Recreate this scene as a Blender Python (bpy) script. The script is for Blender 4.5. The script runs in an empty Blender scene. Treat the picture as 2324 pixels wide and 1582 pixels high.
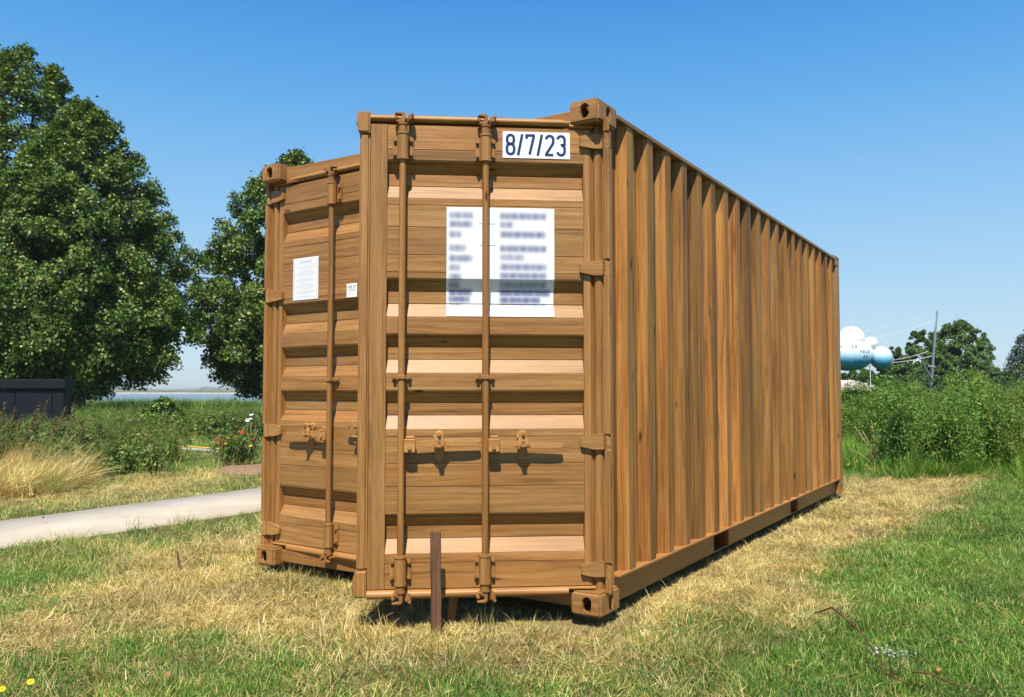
import bpy, bmesh, math, random
import numpy as np
from mathutils import Vector, Matrix, noise
R = math.radians
rnd = random.Random(7)
nr = np.random.RandomState(7)
scene = bpy.context.scene
COL = scene.collection

# ------------------------------------------------------------------ camera, sky, sun, exposure
F_D, PITCH, CZ = 1904.7, 0.0505, 1.104          # focal length in units of a 2324 wide picture
cam = bpy.data.cameras.new('camera'); camo = bpy.data.objects.new('camera', cam); COL.objects.link(camo)
cam.sensor_width = 36; cam.lens = F_D / 2324 * 36
cam.clip_start = .05; cam.clip_end = 8000
camo.location = (0, 0, CZ); camo.rotation_euler = (math.pi / 2 + PITCH, 0, 0)
cam.dof.use_dof = True; cam.dof.focus_distance = 4.4; cam.dof.aperture_fstop = 7.0
scene.camera = camo
SUN_AZ, SUN_EL = R(185.1), R(57.6)              # clockwise from +Y
S = Vector((math.sin(SUN_AZ) * math.cos(SUN_EL), math.cos(SUN_AZ) * math.cos(SUN_EL), math.sin(SUN_EL)))
world = bpy.data.worlds.new('World'); scene.world = world; world.use_nodes = True
wn = world.node_tree; bg = wn.nodes['Background']
sky = wn.nodes.new('ShaderNodeTexSky'); sky.sky_type = 'NISHITA'; sky.sun_disc = False
sky.sun_elevation = SUN_EL; sky.sun_rotation = SUN_AZ
sky.altitude = 0; sky.air_density = 1.0; sky.dust_density = 0.1; sky.ozone_density = 3.5
bg.inputs['Strength'].default_value = 0.085
# colour grade of the clear sky by height above the horizon (pale at the horizon, deep blue overhead), even all round
tcw = wn.nodes.new('ShaderNodeTexCoord'); spw = wn.nodes.new('ShaderNodeSeparateXYZ'); wn.links.new(tcw.outputs['Generated'], spw.inputs[0])
rw = wn.nodes.new('ShaderNodeValToRGB'); ew = rw.color_ramp.elements
SKYC = [(0.0, (.50, .69, .82)), (.05, (.49, .69, .84)), (.12, (.40, .65, .87)), (.22, (.26, .56, .90)), (.33, (.115, .43, .87)), (.43, (.045, .30, .79)), (.65, (.025, .14, .46)), (1.0, (.012, .07, .28))]
ew[0].position = 0; ew[0].color = (*SKYC[0][1], 1); ew[1].position = 1; ew[1].color = (*SKYC[-1][1], 1)
for p_, c_ in SKYC[1:-1]:
    q_ = ew.new(p_); q_.color = (*c_, 1)
wn.links.new(spw.outputs['Z'], rw.inputs[0])
vm = wn.nodes.new('ShaderNodeVectorMath'); vm.operation = 'SCALE'; vm.inputs[3].default_value = 1 / (.085 * 1.52); wn.links.new(rw.outputs[0], vm.inputs[0])
mxw = wn.nodes.new('ShaderNodeMix'); mxw.data_type = 'RGBA'; mxw.inputs[0].default_value = .8
wn.links.new(sky.outputs[0], mxw.inputs[6]); wn.links.new(vm.outputs[0], mxw.inputs[7]); wn.links.new(mxw.outputs[2], bg.inputs['Color'])
sun = bpy.data.lights.new('sun', 'SUN'); sun.energy = 5.0; sun.angle = R(.53); sun.color = (1, .93, .79)
suno = bpy.data.objects.new('sun', sun); COL.objects.link(suno); suno.rotation_euler = S.to_track_quat('Z', 'Y').to_euler()
suno.location = S * 60
vs = scene.view_settings; vs.view_transform = 'Standard'; vs.look = 'None'; vs.gamma = 1; vs.exposure = 0.66
vs.use_curve_mapping = False

# ------------------------------------------------------------------ helpers
def gp(x, y, z=-.04):
    """point of the ground seen at (x, y) of the 2324x1582 picture"""
    sx, sy = (x - 1162) / F_D, -(y - 791) / F_D
    dy = math.cos(PITCH) - sy * math.sin(PITCH); dz = math.sin(PITCH) + sy * math.cos(PITCH)
    t = (z - CZ) / dz
    return (sx * t, dy * t)
def at(x, dist, h=0.0):
    return Vector(((x - 1162) / F_D * dist, dist, h))
def tag(o, label=None, cat=None, group=None, kind=None):
    if label: o['label'] = label
    if cat: o['category'] = cat
    if group: o['group'] = group
    if kind: o['kind'] = kind
    return o
def link(name, me, mats=None, parent=None, color=None):
    o = bpy.data.objects.new(name, me); COL.objects.link(o)
    if mats is not None and not me.materials:
        for m in (mats if isinstance(mats, (list, tuple)) else [mats]): me.materials.append(m)
    if parent: o.parent = parent
    if color: o.color = color
    return o
def bm_obj(name, bm, mats, parent=None, smooth=False, color=None):
    bmesh.ops.recalc_face_normals(bm, faces=bm.faces)
    me = bpy.data.meshes.new(name); bm.to_mesh(me); bm.free()
    if smooth:
        me.polygons.foreach_set('use_smooth', [len(p.vertices) <= 4 for p in me.polygons])
        cnt = {}
        for p in me.polygons:
            if len(p.vertices) > 4:
                for k in p.edge_keys: cnt[k] = 1
        at_ = me.attributes.new('sharp_edge', 'BOOLEAN', 'EDGE'); at_.data.foreach_set('value', [e.key in cnt for e in me.edges])
    return link(name, me, mats, parent, color)
def np_mesh(name, V, F, mats, parent=None, attrs=None, color=None, smooth=False):
    """V (n,3), F (m,k) with one k"""
    me = bpy.data.meshes.new(name)
    V = np.asarray(V, np.float32); F = np.asarray(F, np.int32); m, k = F.shape
    me.vertices.add(len(V)); me.vertices.foreach_set('co', V.ravel())
    me.loops.add(m * k); me.loops.foreach_set('vertex_index', F.ravel())
    me.polygons.add(m); me.polygons.foreach_set('loop_start', np.arange(0, m * k, k, dtype=np.int32))
    me.polygons.foreach_set('loop_total', np.full(m, k, np.int32))
    if smooth: me.polygons.foreach_set('use_smooth', np.ones(m, bool))
    me.update(calc_edges=True)
    for an, (typ, arr) in (attrs or {}).items():
        a = me.attributes.new(an, typ, 'POINT')
        a.data.foreach_set('color' if typ == 'FLOAT_COLOR' else ('vector' if typ == 'FLOAT_VECTOR' else 'value'), np.asarray(arr).ravel())
    return link(name, me, mats, parent, color)
def empty(name, loc=(0, 0, 0), rz=0.0):
    o = bpy.data.objects.new(name, None); COL.objects.link(o); o.location = loc; o.rotation_euler = (0, 0, rz)
    o.empty_display_size = .2
    return o
def copy_tree(o, parent=None):
    c = o.copy(); COL.objects.link(c)
    if parent: c.parent = parent
    for ch in list(o.children): copy_tree(ch, c)
    return c

# ------------------------------------------------------------------ materials
def newmat(name):
    m = bpy.data.materials.new(name); m.use_nodes = True
    return m, m.node_tree, m.node_tree.nodes['Principled BSDF']
def N(nt, typ, **kw):
    n = nt.nodes.new(typ)
    for k, v in kw.items():
        if k.startswith('i_'): n.inputs[k[2:].replace('_', ' ')].default_value = v
        else: setattr(n, k, v)
    return n
def ramp(nt, stops, interp='LINEAR'):
    r = nt.nodes.new('ShaderNodeValToRGB'); e = r.color_ramp.elements; r.color_ramp.interpolation = interp
    while len(e) > 1: e.remove(e[0])
    e[0].position = stops[0][0]; e[0].color = (*stops[0][1], 1)
    for p, c in stops[1:]:
        x = e.new(p); x.color = (*c, 1)
    return r
def mix(nt, a, b, fac, mode='MIX'):
    m = nt.nodes.new('ShaderNodeMix'); m.data_type = 'RGBA'; m.blend_type = mode
    for i, v in ((0, fac), (6, a), (7, b)):
        if isinstance(v, (int, float)): m.inputs[i].default_value = v
        elif isinstance(v, tuple): m.inputs[i].default_value = (*v, 1) if len(v) == 3 else v
        else: nt.links.new(v, m.inputs[i])
    return m.outputs[2]
def wood(name, axis, dark, mid, light, scale=1.0, rough=.44, streak=.45, stain=0.55, bump=.25, spec=.38):
    """oiled hardwood, grain running along the object's own axis"""
    m, nt, bs = newmat(name); L = nt.links
    tc = N(nt, 'ShaderNodeTexCoord'); oi = N(nt, 'ShaderNodeObjectInfo')
    off = N(nt, 'ShaderNodeVectorMath', operation='SCALE'); off.inputs[0].default_value = (37.1, 71.3, 53.7); L.new(oi.outputs['Random'], off.inputs[3])
    add = N(nt, 'ShaderNodeVectorMath', operation='ADD'); L.new(tc.outputs['Object'], add.inputs[0]); L.new(off.outputs[0], add.inputs[1])
    def mp(along, across):
        n = N(nt, 'ShaderNodeMapping'); s = [across * scale] * 3; s[axis] = along * scale
        n.inputs['Scale'].default_value = s; L.new(add.outputs[0], n.inputs[0]); return n.outputs[0]
    # slow waviness of the grain
    wv = N(nt, 'ShaderNodeTexNoise', i_Scale=1.0, i_Detail=2.0); L.new(mp(1.6, 6), wv.inputs[0])
    wob = N(nt, 'ShaderNodeVectorMath', operation='SCALE'); wob.inputs[3].default_value = .035; L.new(wv.outputs['Color'], wob.inputs[0])
    co = N(nt, 'ShaderNodeVectorMath', operation='ADD'); L.new(add.outputs[0], co.inputs[0]); L.new(wob.outputs[0], co.inputs[1])
    def mp2(along, across):
        n = N(nt, 'ShaderNodeMapping'); s = [across * scale] * 3; s[axis] = along * scale
        n.inputs['Scale'].default_value = s; L.new(co.outputs[0], n.inputs[0]); return n.outputs[0]
    g1 = N(nt, 'ShaderNodeTexNoise', i_Scale=1.0, i_Detail=4.0, i_Roughness=.68); L.new(mp2(1.0, 58), g1.inputs[0])
    g2 = N(nt, 'ShaderNodeTexNoise', i_Scale=1.0, i_Detail=4.0, i_Roughness=.7); L.new(mp2(9, 330), g2.inputs[0])
    r1 = ramp(nt, [(.30, dark), (.45, mid), (.68, light)]); L.new(g1.outputs[0], r1.inputs[0])
    r2 = ramp(nt, [(.3, (.68, .62, .56)), (.52, (1, 1, 1)), (.75, (1.12, 1.1, 1.06))]); L.new(g2.outputs[0], r2.inputs[0])
    c = mix(nt, r1.outputs[0], r2.outputs[0], .8, 'MULTIPLY')
    # dark streaks
    st = N(nt, 'ShaderNodeTexNoise', i_Scale=1.0, i_Detail=3.0, i_Roughness=.6, i_Distortion=.6); L.new(mp2(.9, 26), st.inputs[0])
    rs = ramp(nt, [(.60, (0, 0, 0)), (.69, (1, 1, 1))]); L.new(st.outputs[0], rs.inputs[0])
    sm = N(nt, 'ShaderNodeMath', operation='MULTIPLY'); L.new(rs.outputs[0], sm.inputs[0]); sm.inputs[1].default_value = streak
    c = mix(nt, c, tuple(v * .42 for v in dark), sm.outputs[0])
    # knots
    kn = N(nt, 'ShaderNodeTexVoronoi', i_Scale=1.0); L.new(mp2(2.0, 7.0), kn.inputs[0])
    kr = ramp(nt, [(.03, (1, 1, 1)), (.075, (0, 0, 0))]); L.new(kn.outputs['Distance'], kr.inputs[0])
    c = mix(nt, c, tuple(v * .3 for v in dark), kr.outputs[0])
    # broad stains from weather and oil
    sn = N(nt, 'ShaderNodeTexNoise', i_Scale=1.0, i_Detail=4.0, i_Roughness=.6); L.new(mp(1.3, 9), sn.inputs[0])
    sr = ramp(nt, [(.3, (.62, .52, .44)), (.5, (1, 1, 1)), (.72, (1.15, 1.13, 1.1))]); L.new(sn.outputs[0], sr.inputs[0])
    c = mix(nt, c, sr.outputs[0], stain, 'MULTIPLY')
    c = mix(nt, c, oi.outputs['Color'], 1.0, 'MULTIPLY')
    L.new(c, bs.inputs['Base Color'])
    rr = N(nt, 'ShaderNodeMapRange'); L.new(g1.outputs[0], rr.inputs[0]); rr.inputs[3].default_value = rough - .12; rr.inputs[4].default_value = rough + .16
    L.new(rr.outputs[0], bs.inputs['Roughness'])
    bs.inputs['Specular IOR Level'].default_value = spec
    b = N(nt, 'ShaderNodeBump', i_Strength=bump, i_Distance=.002); L.new(g2.outputs[0], b.inputs['Height']); L.new(b.outputs[0], bs.inputs['Normal'])
    return m
TD, TM, TL = (.212, .096, .027), (.292, .142, .043), (.372, .202, .072)
W_X = wood('teak_grain_x', 0, TD, TM, TL)
W_Y = wood('teak_grain_y', 1, TD, TM, TL)
W_Z = wood('teak_grain_z', 2, TD, TM, TL)
SD, SM, SL = (.165, .064, .016), (.285, .134, .037), (.38, .206, .068)
W_SIDE = wood('teak_side_z', 2, SD, SM, SL, scale=.8, streak=.7, stain=1.0, rough=.6, spec=.2)
W_CARV = wood('teak_carved', 2, (.17, .074, .022), (.28, .134, .040), (.36, .19, .064), streak=.15, stain=.35, rough=.5, bump=.5)
W_CARVX = wood('teak_carved_x', 0, (.20, .088, .028), (.34, .172, .057), (.42, .240, .092), streak=.35, stain=.35, rough=.5, bump=.5)
W_DARK = wood('dark_stake', 2, (.050, .022, .010), (.115, .055, .026), (.20, .105, .055), streak=.6, stain=.8, rough=.8, bump=.8)
def plain(name, col, rough=.6, var=.0, scale=8.0, bump=0, spec=.3, metal=0):
    m, nt, bs = newmat(name)
    bs.inputs['Roughness'].default_value = rough; bs.inputs['Specular IOR Level'].default_value = spec; bs.inputs['Metallic'].default_value = metal
    tc = N(nt, 'ShaderNodeTexCoord'); no = N(nt, 'ShaderNodeTexNoise', i_Scale=scale, i_Detail=6.0, i_Roughness=.6); nt.links.new(tc.outputs['Object'], no.inputs[0])
    r = ramp(nt, [(.3, tuple(v * (1 - var) for v in col)), (.7, tuple(min(1, v * (1 + var)) for v in col))]); nt.links.new(no.outputs[0], r.inputs[0])
    nt.links.new(r.outputs[0], bs.inputs['Base Color'])
    if bump:
        b = N(nt, 'ShaderNodeBump', i_Strength=bump, i_Distance=.01); nt.links.new(no.outputs[0], b.inputs['Height']); nt.links.new(b.outputs[0], bs.inputs['Normal'])
    return m
M_WHITE = plain('white_vinyl', (.74, .76, .79), .35, .02)
M_NAVY = plain('navy_print', (.012, .035, .12), .4, .1)
M_DARKIN = plain('inner_timber', (.16, .09, .04), .8, .3)
def leafmat(name, c1, c2, trans=.25, rough=.55, hl=None, inst=False):
    """foliage: the attribute 'tone' (0..1) varies each leaf, object colour varies each plant"""
    m, nt, bs = newmat(name); L = nt.links
    a = N(nt, 'ShaderNodeAttribute', attribute_name='tone')
    stops = [(0, c1), (.8, c2)] + ([(.97, hl)] if hl else [])
    r = ramp(nt, stops); L.new(a.outputs['Fac'], r.inputs[0])
    oi = N(nt, 'ShaderNodeObjectInfo'); c = mix(nt, r.outputs[0], oi.outputs['Color'], 1.0, 'MULTIPLY')
    if inst:
        iv = N(nt, 'ShaderNodeAttribute', attribute_name='tint', attribute_type='INSTANCER'); c = mix(nt, c, iv.outputs['Color'], 1.0, 'MULTIPLY')
    L.new(c, bs.inputs['Base Color']); bs.inputs['Roughness'].default_value = rough; bs.inputs['Specular IOR Level'].default_value = .35
    tr = N(nt, 'ShaderNodeBsdfTranslucent'); c2_ = mix(nt, c, (1.0, 1.0, .45), 1.0, 'MULTIPLY'); L.new(c2_, tr.inputs[0])
    ms = N(nt, 'ShaderNodeMixShader'); ms.inputs[0].default_value = trans
    L.new(bs.outputs[0], ms.inputs[1]); L.new(tr.outputs[0], ms.inputs[2]); L.new(ms.outputs[0], nt.nodes['Material Output'].inputs[0])
    return m
M_LIME = leafmat('lime_leaf', (.026, .070, .012), (.085, .165, .028), .28, .40, (.34, .38, .09))
M_HERB = leafmat('herb_leaf', (.045, .115, .020), (.110, .225, .040), .28, .55, (.22, .30, .07))
M_HERBD = leafmat('dull_herb_leaf', (.050, .085, .022), (.115, .160, .045), .25, .6, (.22, .20, .08))
M_HERB_I = leafmat('herb_leaf_mass', (.055, .120, .018), (.19, .31, .050), .35, .55, (.36, .40, .12), True)
M_HERBD_I = leafmat('dull_herb_leaf_mass', (.055, .11, .022), (.16, .23, .05), .35, .6, (.36, .32, .11), True)
M_FARTREE = leafmat('far_leaf', (.050, .105, .030), (.13, .22, .06), .3, .6)
M_SPRUCE = leafmat('spruce_needle', (.020, .045, .030), (.045, .085, .055), .1, .6)
M_STRAW = leafmat('straw_blade', (.30, .21, .08), (.52, .41, .19), .25, .6, (.62, .52, .28))
M_STEM = plain('pale_stem', (.34, .26, .12), .7, .25)
M_SEED = leafmat('seed_head', (.07, .05, .02), (.16, .12, .045), .1, .8)
M_BARK = plain('lime_bark', (.05, .042, .034), .9, .4, 14, .8)
M_SHED = plain('dark_painted_metal', (.005, .007, .013), .55, .15, 3)
M_STEEL = plain('galvanised_steel', (.35, .37, .40), .4, .1, 5, 0, .5, .6)

# grass blades: colour from how dry the spot is (instance attribute) and from each blade's own tone
def grassmat():
    m, nt, bs = newmat('grass_blade'); L = nt.links
    d = N(nt, 'ShaderNodeAttribute', attribute_name='dry', attribute_type='INSTANCER')
    t = N(nt, 'ShaderNodeAttribute', attribute_name='tone'); h = N(nt, 'ShaderNodeAttribute', attribute_name='height')
    g = ramp(nt, [(0, (.030, .105, .010)), (.5, (.082, .225, .020)), (.8, (.17, .32, .040)), (1, (.46, .44, .15))]); L.new(t.outputs['Fac'], g.inputs[0])
    s = ramp(nt, [(0, (.24, .24, .05)), (.25, (.43, .30, .10)), (.7, (.64, .49, .20)), (1, (.80, .68, .38))]); L.new(t.outputs['Fac'], s.inputs[0])
    # a blade is dry when dry > tone-based threshold
    sh = N(nt, 'ShaderNodeAttribute', attribute_name='pick')
    sub = N(nt, 'ShaderNodeMath', operation='SUBTRACT'); L.new(d.outputs['Fac'], sub.inputs[0]); L.new(sh.outputs['Fac'], sub.inputs[1])
    mr = N(nt, 'ShaderNodeMapRange'); L.new(sub.outputs[0], mr.inputs[0]); mr.inputs[1].default_value = -.12; mr.inputs[2].default_value = .12
    c = mix(nt, g.outputs[0], s.outputs[0], mr.outputs[0])
    iv = N(nt, 'ShaderNodeAttribute', attribute_name='tint', attribute_type='INSTANCER')
    c = mix(nt, c, iv.outputs['Color'], 1.0, 'MULTIPLY')
    L.new(c, bs.inputs['Base Color']); bs.inputs['Roughness'].default_value = .5; bs.inputs['Specular IOR Level'].default_value = .3
    tr = N(nt, 'ShaderNodeBsdfTranslucent'); L.new(c, tr.inputs[0]); ms = N(nt, 'ShaderNodeMixShader'); ms.inputs[0].default_value = .25
    L.new(bs.outputs[0], ms.inputs[1]); L.new(tr.outputs[0], ms.inputs[2]); L.new(ms.outputs[0], nt.nodes['Material Output'].inputs[0])
    return m
M_GRASS = grassmat()

# ------------------------------------------------------------------ how dry the lawn is, by place
def poly_sdf(P, poly):
    """signed distance (inside positive) of points P (n,2) to a polygon"""
    poly = np.array(poly); n = len(poly); d = np.full(len(P), 1e9); ins = np.zeros(len(P), bool)
    for i in range(n):
        a, b = poly[i], poly[(i + 1) % n]; ab = b - a; ap = P - a
        t = np.clip((ap @ ab) / (ab @ ab + 1e-12), 0, 1); d = np.minimum(d, np.hypot(*(ap - t[:, None] * ab).T))
        c = ((a[1] > P[:, 1]) != (b[1] > P[:, 1])) & (P[:, 0] < (b[0] - a[0]) * (P[:, 1] - a[1]) / (b[1] - a[1] + 1e-12) + a[0])
        ins ^= c
    return np.where(ins, d, -d)
def vnoise(P, sc, seed=0):
    """smooth value noise in numpy"""
    q = P * sc + seed * 17.3; i = np.floor(q).astype(int); f = q - i; f = f * f * (3 - 2 * f)
    def h(a, b):
        v = np.sin(a * 127.1 + b * 311.7 + seed * 74.7) * 43758.5453; return v - np.floor(v)
    return (h(i[:, 0], i[:, 1]) * (1 - f[:, 0]) + h(i[:, 0] + 1, i[:, 1]) * f[:, 0]) * (1 - f[:, 1]) + (h(i[:, 0], i[:, 1] + 1) * (1 - f[:, 0]) + h(i[:, 0] + 1, i[:, 1] + 1) * f[:, 0]) * f[:, 1]
def fbm(P, sc, seed=0): return (vnoise(P, sc, seed) + .5 * vnoise(P, sc * 2.1, seed + 1) + .25 * vnoise(P, sc * 4.3, seed + 2)) / 1.75
G = gp
DRY_MAIN = [G(*p) for p in [(-200, 1470), (0, 1400), (260, 1290), (400, 1235), (585, 1205), (700, 1190), (1100, 1150), (1900, 1085), (2225, 1072), (2190, 1110), (2050, 1190), (1990, 1245),
                            (1900, 1300), (1840, 1340), (1700, 1400), (1660, 1440), (1600, 1505), (1350, 1520), (1200, 1515), (1000, 1505), (800, 1520), (600, 1500), (420, 1470), (300, 1445), (150, 1455), (0, 1485), (-200, 1580)]]
DRY_BEYOND = [G(*p) for p in [(-200, 1170), (0, 1150), (250, 1135), (420, 1110), (560, 1080), (560, 1060), (400, 1075), (200, 1100), (-200, 1120)]]
GREEN_SPOTS = [(G(330, 1462), .22), (G(420, 1345), .0), (G(240, 1385), .14), (G(490, 1445), .12), (G(620, 1500), .3), (G(1090, 1565), .25), (G(1250, 1390), .12), (G(70, 1300), .25), (G(760, 1370), .1)]
def dryness(P):
    P = np.asarray(P, float)
    a = poly_sdf(P, DRY_MAIN) + (fbm(P, 1.3, 3) - .5) * .75 + (fbm(P, 5, 5) - .5) * .3
    b = poly_sdf(P, DRY_BEYOND) + (fbm(P, 1.1, 8) - .5) * .8
    v = 1 / (1 + np.exp(-np.maximum(a * 9, b * 5)))
    v = .15 + .87 * v + (fbm(P, 3.5, 11) - .5) * .5
    v -= (P[:, 0] > .9) * (v < .45) * .16
    left = (P[:, 0] < .9) & (v < .5) & (P[:, 1] < 12); v = v + left * (.10 + .30 * (fbm(P, 4, 21) - .3))
    for (c, r) in GREEN_SPOTS:
        if r > 0: v -= .38 * np.exp(-((P - np.array(c)) ** 2).sum(1) / (r * r))
    v -= .25 * np.clip((fbm(P, .9, 31) - .58) * 5, 0, 1) * (v > .5)
    far = np.clip((P[:, 1] - 14) / 10, 0, 1); v = v * (1 - far) + .25 * far
    return np.clip(v, 0, 1)

# ------------------------------------------------------------------ the setting: lawn sheet, path, water, far shore
def ground_z(x, y):
    z = -.068 - np.clip((y - 58) / 14, 0, 1) ** 1.2 * 3.6
    return z
def grid_mesh(name, xs, ys, zf, mat, attrs=None):
    X, Y = np.meshgrid(xs, ys); P = np.stack([X.ravel(), Y.ravel()], 1); Z = zf(P[:, 0], P[:, 1])
    V = np.column_stack([P, Z]); nx, ny = len(xs), len(ys)
    i = np.arange((nx - 1) * (ny - 1)); a = (i // (nx - 1)) * nx + i % (nx - 1)
    Fq = np.stack([a, a + 1, a + nx + 1, a + nx], 1)
    return np_mesh(name, V, Fq, mat, attrs=attrs(P) if attrs else None, smooth=True)
def groundmat():
    m, nt, bs = newmat('lawn_soil'); L = nt.links
    d = N(nt, 'ShaderNodeAttribute', attribute_name='dry'); ge = N(nt, 'ShaderNodeNewGeometry')
    n1 = N(nt, 'ShaderNodeTexNoise', i_Scale=60.0, i_Detail=6.0, i_Roughness=.75); L.new(ge.outputs['Position'], n1.inputs[0])
    n2 = N(nt, 'ShaderNodeTexNoise', i_Scale=3.0, i_Detail=5.0); L.new(ge.outputs['Position'], n2.inputs[0])
    g = ramp(nt, [(.3, (.020, .045, .008)), (.6, (.060, .105, .020)), (.8, (.16, .17, .06))]); L.new(n1.outputs[0], g.inputs[0])
    s = ramp(nt, [(.3, (.14, .10, .045)), (.55, (.34, .26, .13)), (.8, (.55, .46, .26))]); L.new(n1.outputs[0], s.inputs[0])
    c = mix(nt, g.outputs[0], s.outputs[0], d.outputs['Fac'])
    c = mix(nt, c, n2.outputs[0], .25, 'OVERLAY')
    L.new(c, bs.inputs['Base Color']); bs.inputs['Roughness'].default_value = .95; bs.inputs['Specular IOR Level'].default_value = .1
    b = N(nt, 'ShaderNodeBump', i_Strength=.9, i_Distance=.03); L.new(n1.outputs[0], b.inputs['Height']); L.new(b.outputs[0], bs.inputs['Normal'])
    return m
M_GROUND = groundmat()
xs = np.concatenate([[-3000, -1500, -700, -300, -120, -60, -34], np.arange(-26, 26.1, .5), [34, 60, 120, 300, 700, 1500, 3000]])
ys = np.concatenate([[-40, -15, -6], np.arange(-3, 30.1, .5), np.arange(32, 74, 2), [76]])
def gz_rough(x, y):
    P = np.stack([x, y], 1); return ground_z(x, y) + (fbm(P, .8, 4) - .5) * .02 * (np.abs(x) < 30) * (y < 40)
lawn = grid_mesh('lawn_ground', xs, ys, gz_rough, M_GROUND, lambda P: {'dry': ('FLOAT', dryness(P).astype(np.float32))})
tag(lawn, 'ground under the lawn, green and straw-dry in patches', kind='structure')

# path of pale concrete
pe_far = [G(-900, 1262), G(-300, 1219), G(0, 1183), G(580, 1109), G(1100, 1050), G(1500, 1013)]
pe_near = [G(-900, 1345), G(-300, 1290), G(0, 1238), G(580, 1155), G(1100, 1088), G(1500, 1045)]
m, nt, bs = newmat('path_concrete'); ge = N(nt, 'ShaderNodeNewGeometry')
n1 = N(nt, 'ShaderNodeTexNoise', i_Scale=90.0, i_Detail=6.0, i_Roughness=.8); nt.links.new(ge.outputs['Position'], n1.inputs[0])
n2 = N(nt, 'ShaderNodeTexNoise', i_Scale=2.0, i_Detail=5.0, i_Roughness=.6); nt.links.new(ge.outputs['Position'], n2.inputs[0])
r = ramp(nt, [(.25, (.30, .26, .21)), (.5, (.47, .42, .35)), (.75, (.56, .51, .44))]); nt.links.new(n1.outputs[0], r.inputs[0])
r2 = ramp(nt, [(.3, (.86, .84, .82)), (.7, (1.05, 1.05, 1.05))]); nt.links.new(n2.outputs[0], r2.inputs[0])
nt.links.new(mix(nt, r.outputs[0], r2.outputs[0], 1.0, 'MULTIPLY'), bs.inputs['Base Color']); bs.inputs['Roughness'].default_value = .9
b = N(nt, 'ShaderNodeBump', i_Strength=.3, i_Distance=.005); nt.links.new(n1.outputs[0], b.inputs['Height']); nt.links.new(b.outputs[0], bs.inputs['Normal'])
M_PATH = m
def resample(pts, n):
    pts = np.array(pts); d = np.r_[0, np.cumsum(np.hypot(*np.diff(pts, axis=0).T))]; t = np.linspace(0, d[-1], n)
    return np.stack([np.interp(t, d, pts[:, 0]), np.interp(t, d, pts[:, 1])], 1)
A, B = resample(pe_far, 90), resample(pe_near, 90)
jw = lambda k: (vnoise(np.stack([np.arange(90) * .7, np.full(90, k)], 1), 1, k) - .5)[:, None] * .07
A = A + jw(3); B = B + jw(6)
V = np.vstack([np.column_stack([A, np.full(90, -.035)]), np.column_stack([B, np.full(90, -.035)]), np.column_stack([A, np.full(90, -.12)]), np.column_stack([B, np.full(90, -.12)])])
i = np.arange(89); Fq = np.vstack([np.stack([i + 90, i + 91, i + 1, i], 1), np.stack([i + 270, i + 271, i + 91, i + 90], 1), np.stack([i, i + 1, i + 181, i + 180], 1)])
path = np_mesh('path', V, Fq, M_PATH); tag(path, 'pale concrete footpath crossing the lawn to the left of the container', kind='structure')
PATH_POLY = [tuple(p) for p in A] + [tuple(p) for p in B[::-1]]

m, nt, bs = newmat('estuary_water'); bs.inputs['Base Color'].default_value = (.10, .17, .22, 1); bs.inputs['Roughness'].default_value = .25
no = N(nt, 'ShaderNodeTexNoise', i_Scale=.8, i_Detail=5.0); ge = N(nt, 'ShaderNodeNewGeometry'); nt.links.new(ge.outputs['Position'], no.inputs[0])
b = N(nt, 'ShaderNodeBump', i_Strength=.6, i_Distance=.3); nt.links.new(no.outputs[0], b.inputs['Height']); nt.links.new(b.outputs[0], bs.inputs['Normal'])
wat = grid_mesh('water', np.array([-3000., -800, 0, 800, 3000]), np.array([66., 200, 500, 900, 1300]), lambda x, y: np.full(len(x), -3.0), m)
tag(wat, 'calm pale blue water beyond the reeds', kind='structure')
M_FLAT = plain('sand_flat', (.42, .36, .27), .95, .25, .02)
sh = grid_mesh('far_shore', np.array([-6000., -2500, -900, -300, 300, 1200, 6000]), np.array([1150., 1160, 1900, 3200, 5200]), lambda x, y: np.where(y < 1155, -3.4, -2.4), M_FLAT)
tag(sh, 'pale far shore across the water', kind='structure')

# ------------------------------------------------------------------ wooden shipping container
PX, PY, YAW, LEN, WID, HGT = .43516, 4.1698, .55966, 6.053, 2.4687, 2.591
cont = empty('shipping_container', (PX, PY, 0), math.pi / 2 - YAW)
tag(cont, 'shipping container built entirely of oiled brown wood with its right door ajar', 'container')
def tone(v=.10, h=.05, r=rnd):
    k = 1 + r.uniform(-v, v) * 1.0; t = r.uniform(-h, h)
    return (k * (1 + t), k, k * (1 - t), 1)
def boxv(bm, c, mp=None, bevel=0.0, seg=1):
    """box (x0,x1,y0,y1,z0,z1); mp maps corner -> Vector"""
    x0, x1, y0, y1, z0, z1 = c
    vs_ = [bm.verts.new((x, y, z)) for x in (x0, x1) for y in (y0, y1) for z in (z0, z1)]
    fs = [bm.faces.new([vs_[k] for k in q]) for q in ((0, 1, 3, 2), (4, 6, 7, 5), (0, 4, 5, 1), (2, 3, 7, 6), (0, 2, 6, 4), (1, 5, 7, 3))]
    new = list(vs_)
    if bevel:
        ed = list({e for f in fs for e in f.edges})
        res = bmesh.ops.bevel(bm, geom=ed, offset=bevel, segments=seg, affect='EDGES', clamp_overlap=True)
        new = list({v for f in res['faces'] for v in f.verts} | {v for v in vs_ if v.is_valid})
    if mp:
        for v in new: v.co = mp(v.co)
    return new
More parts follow.
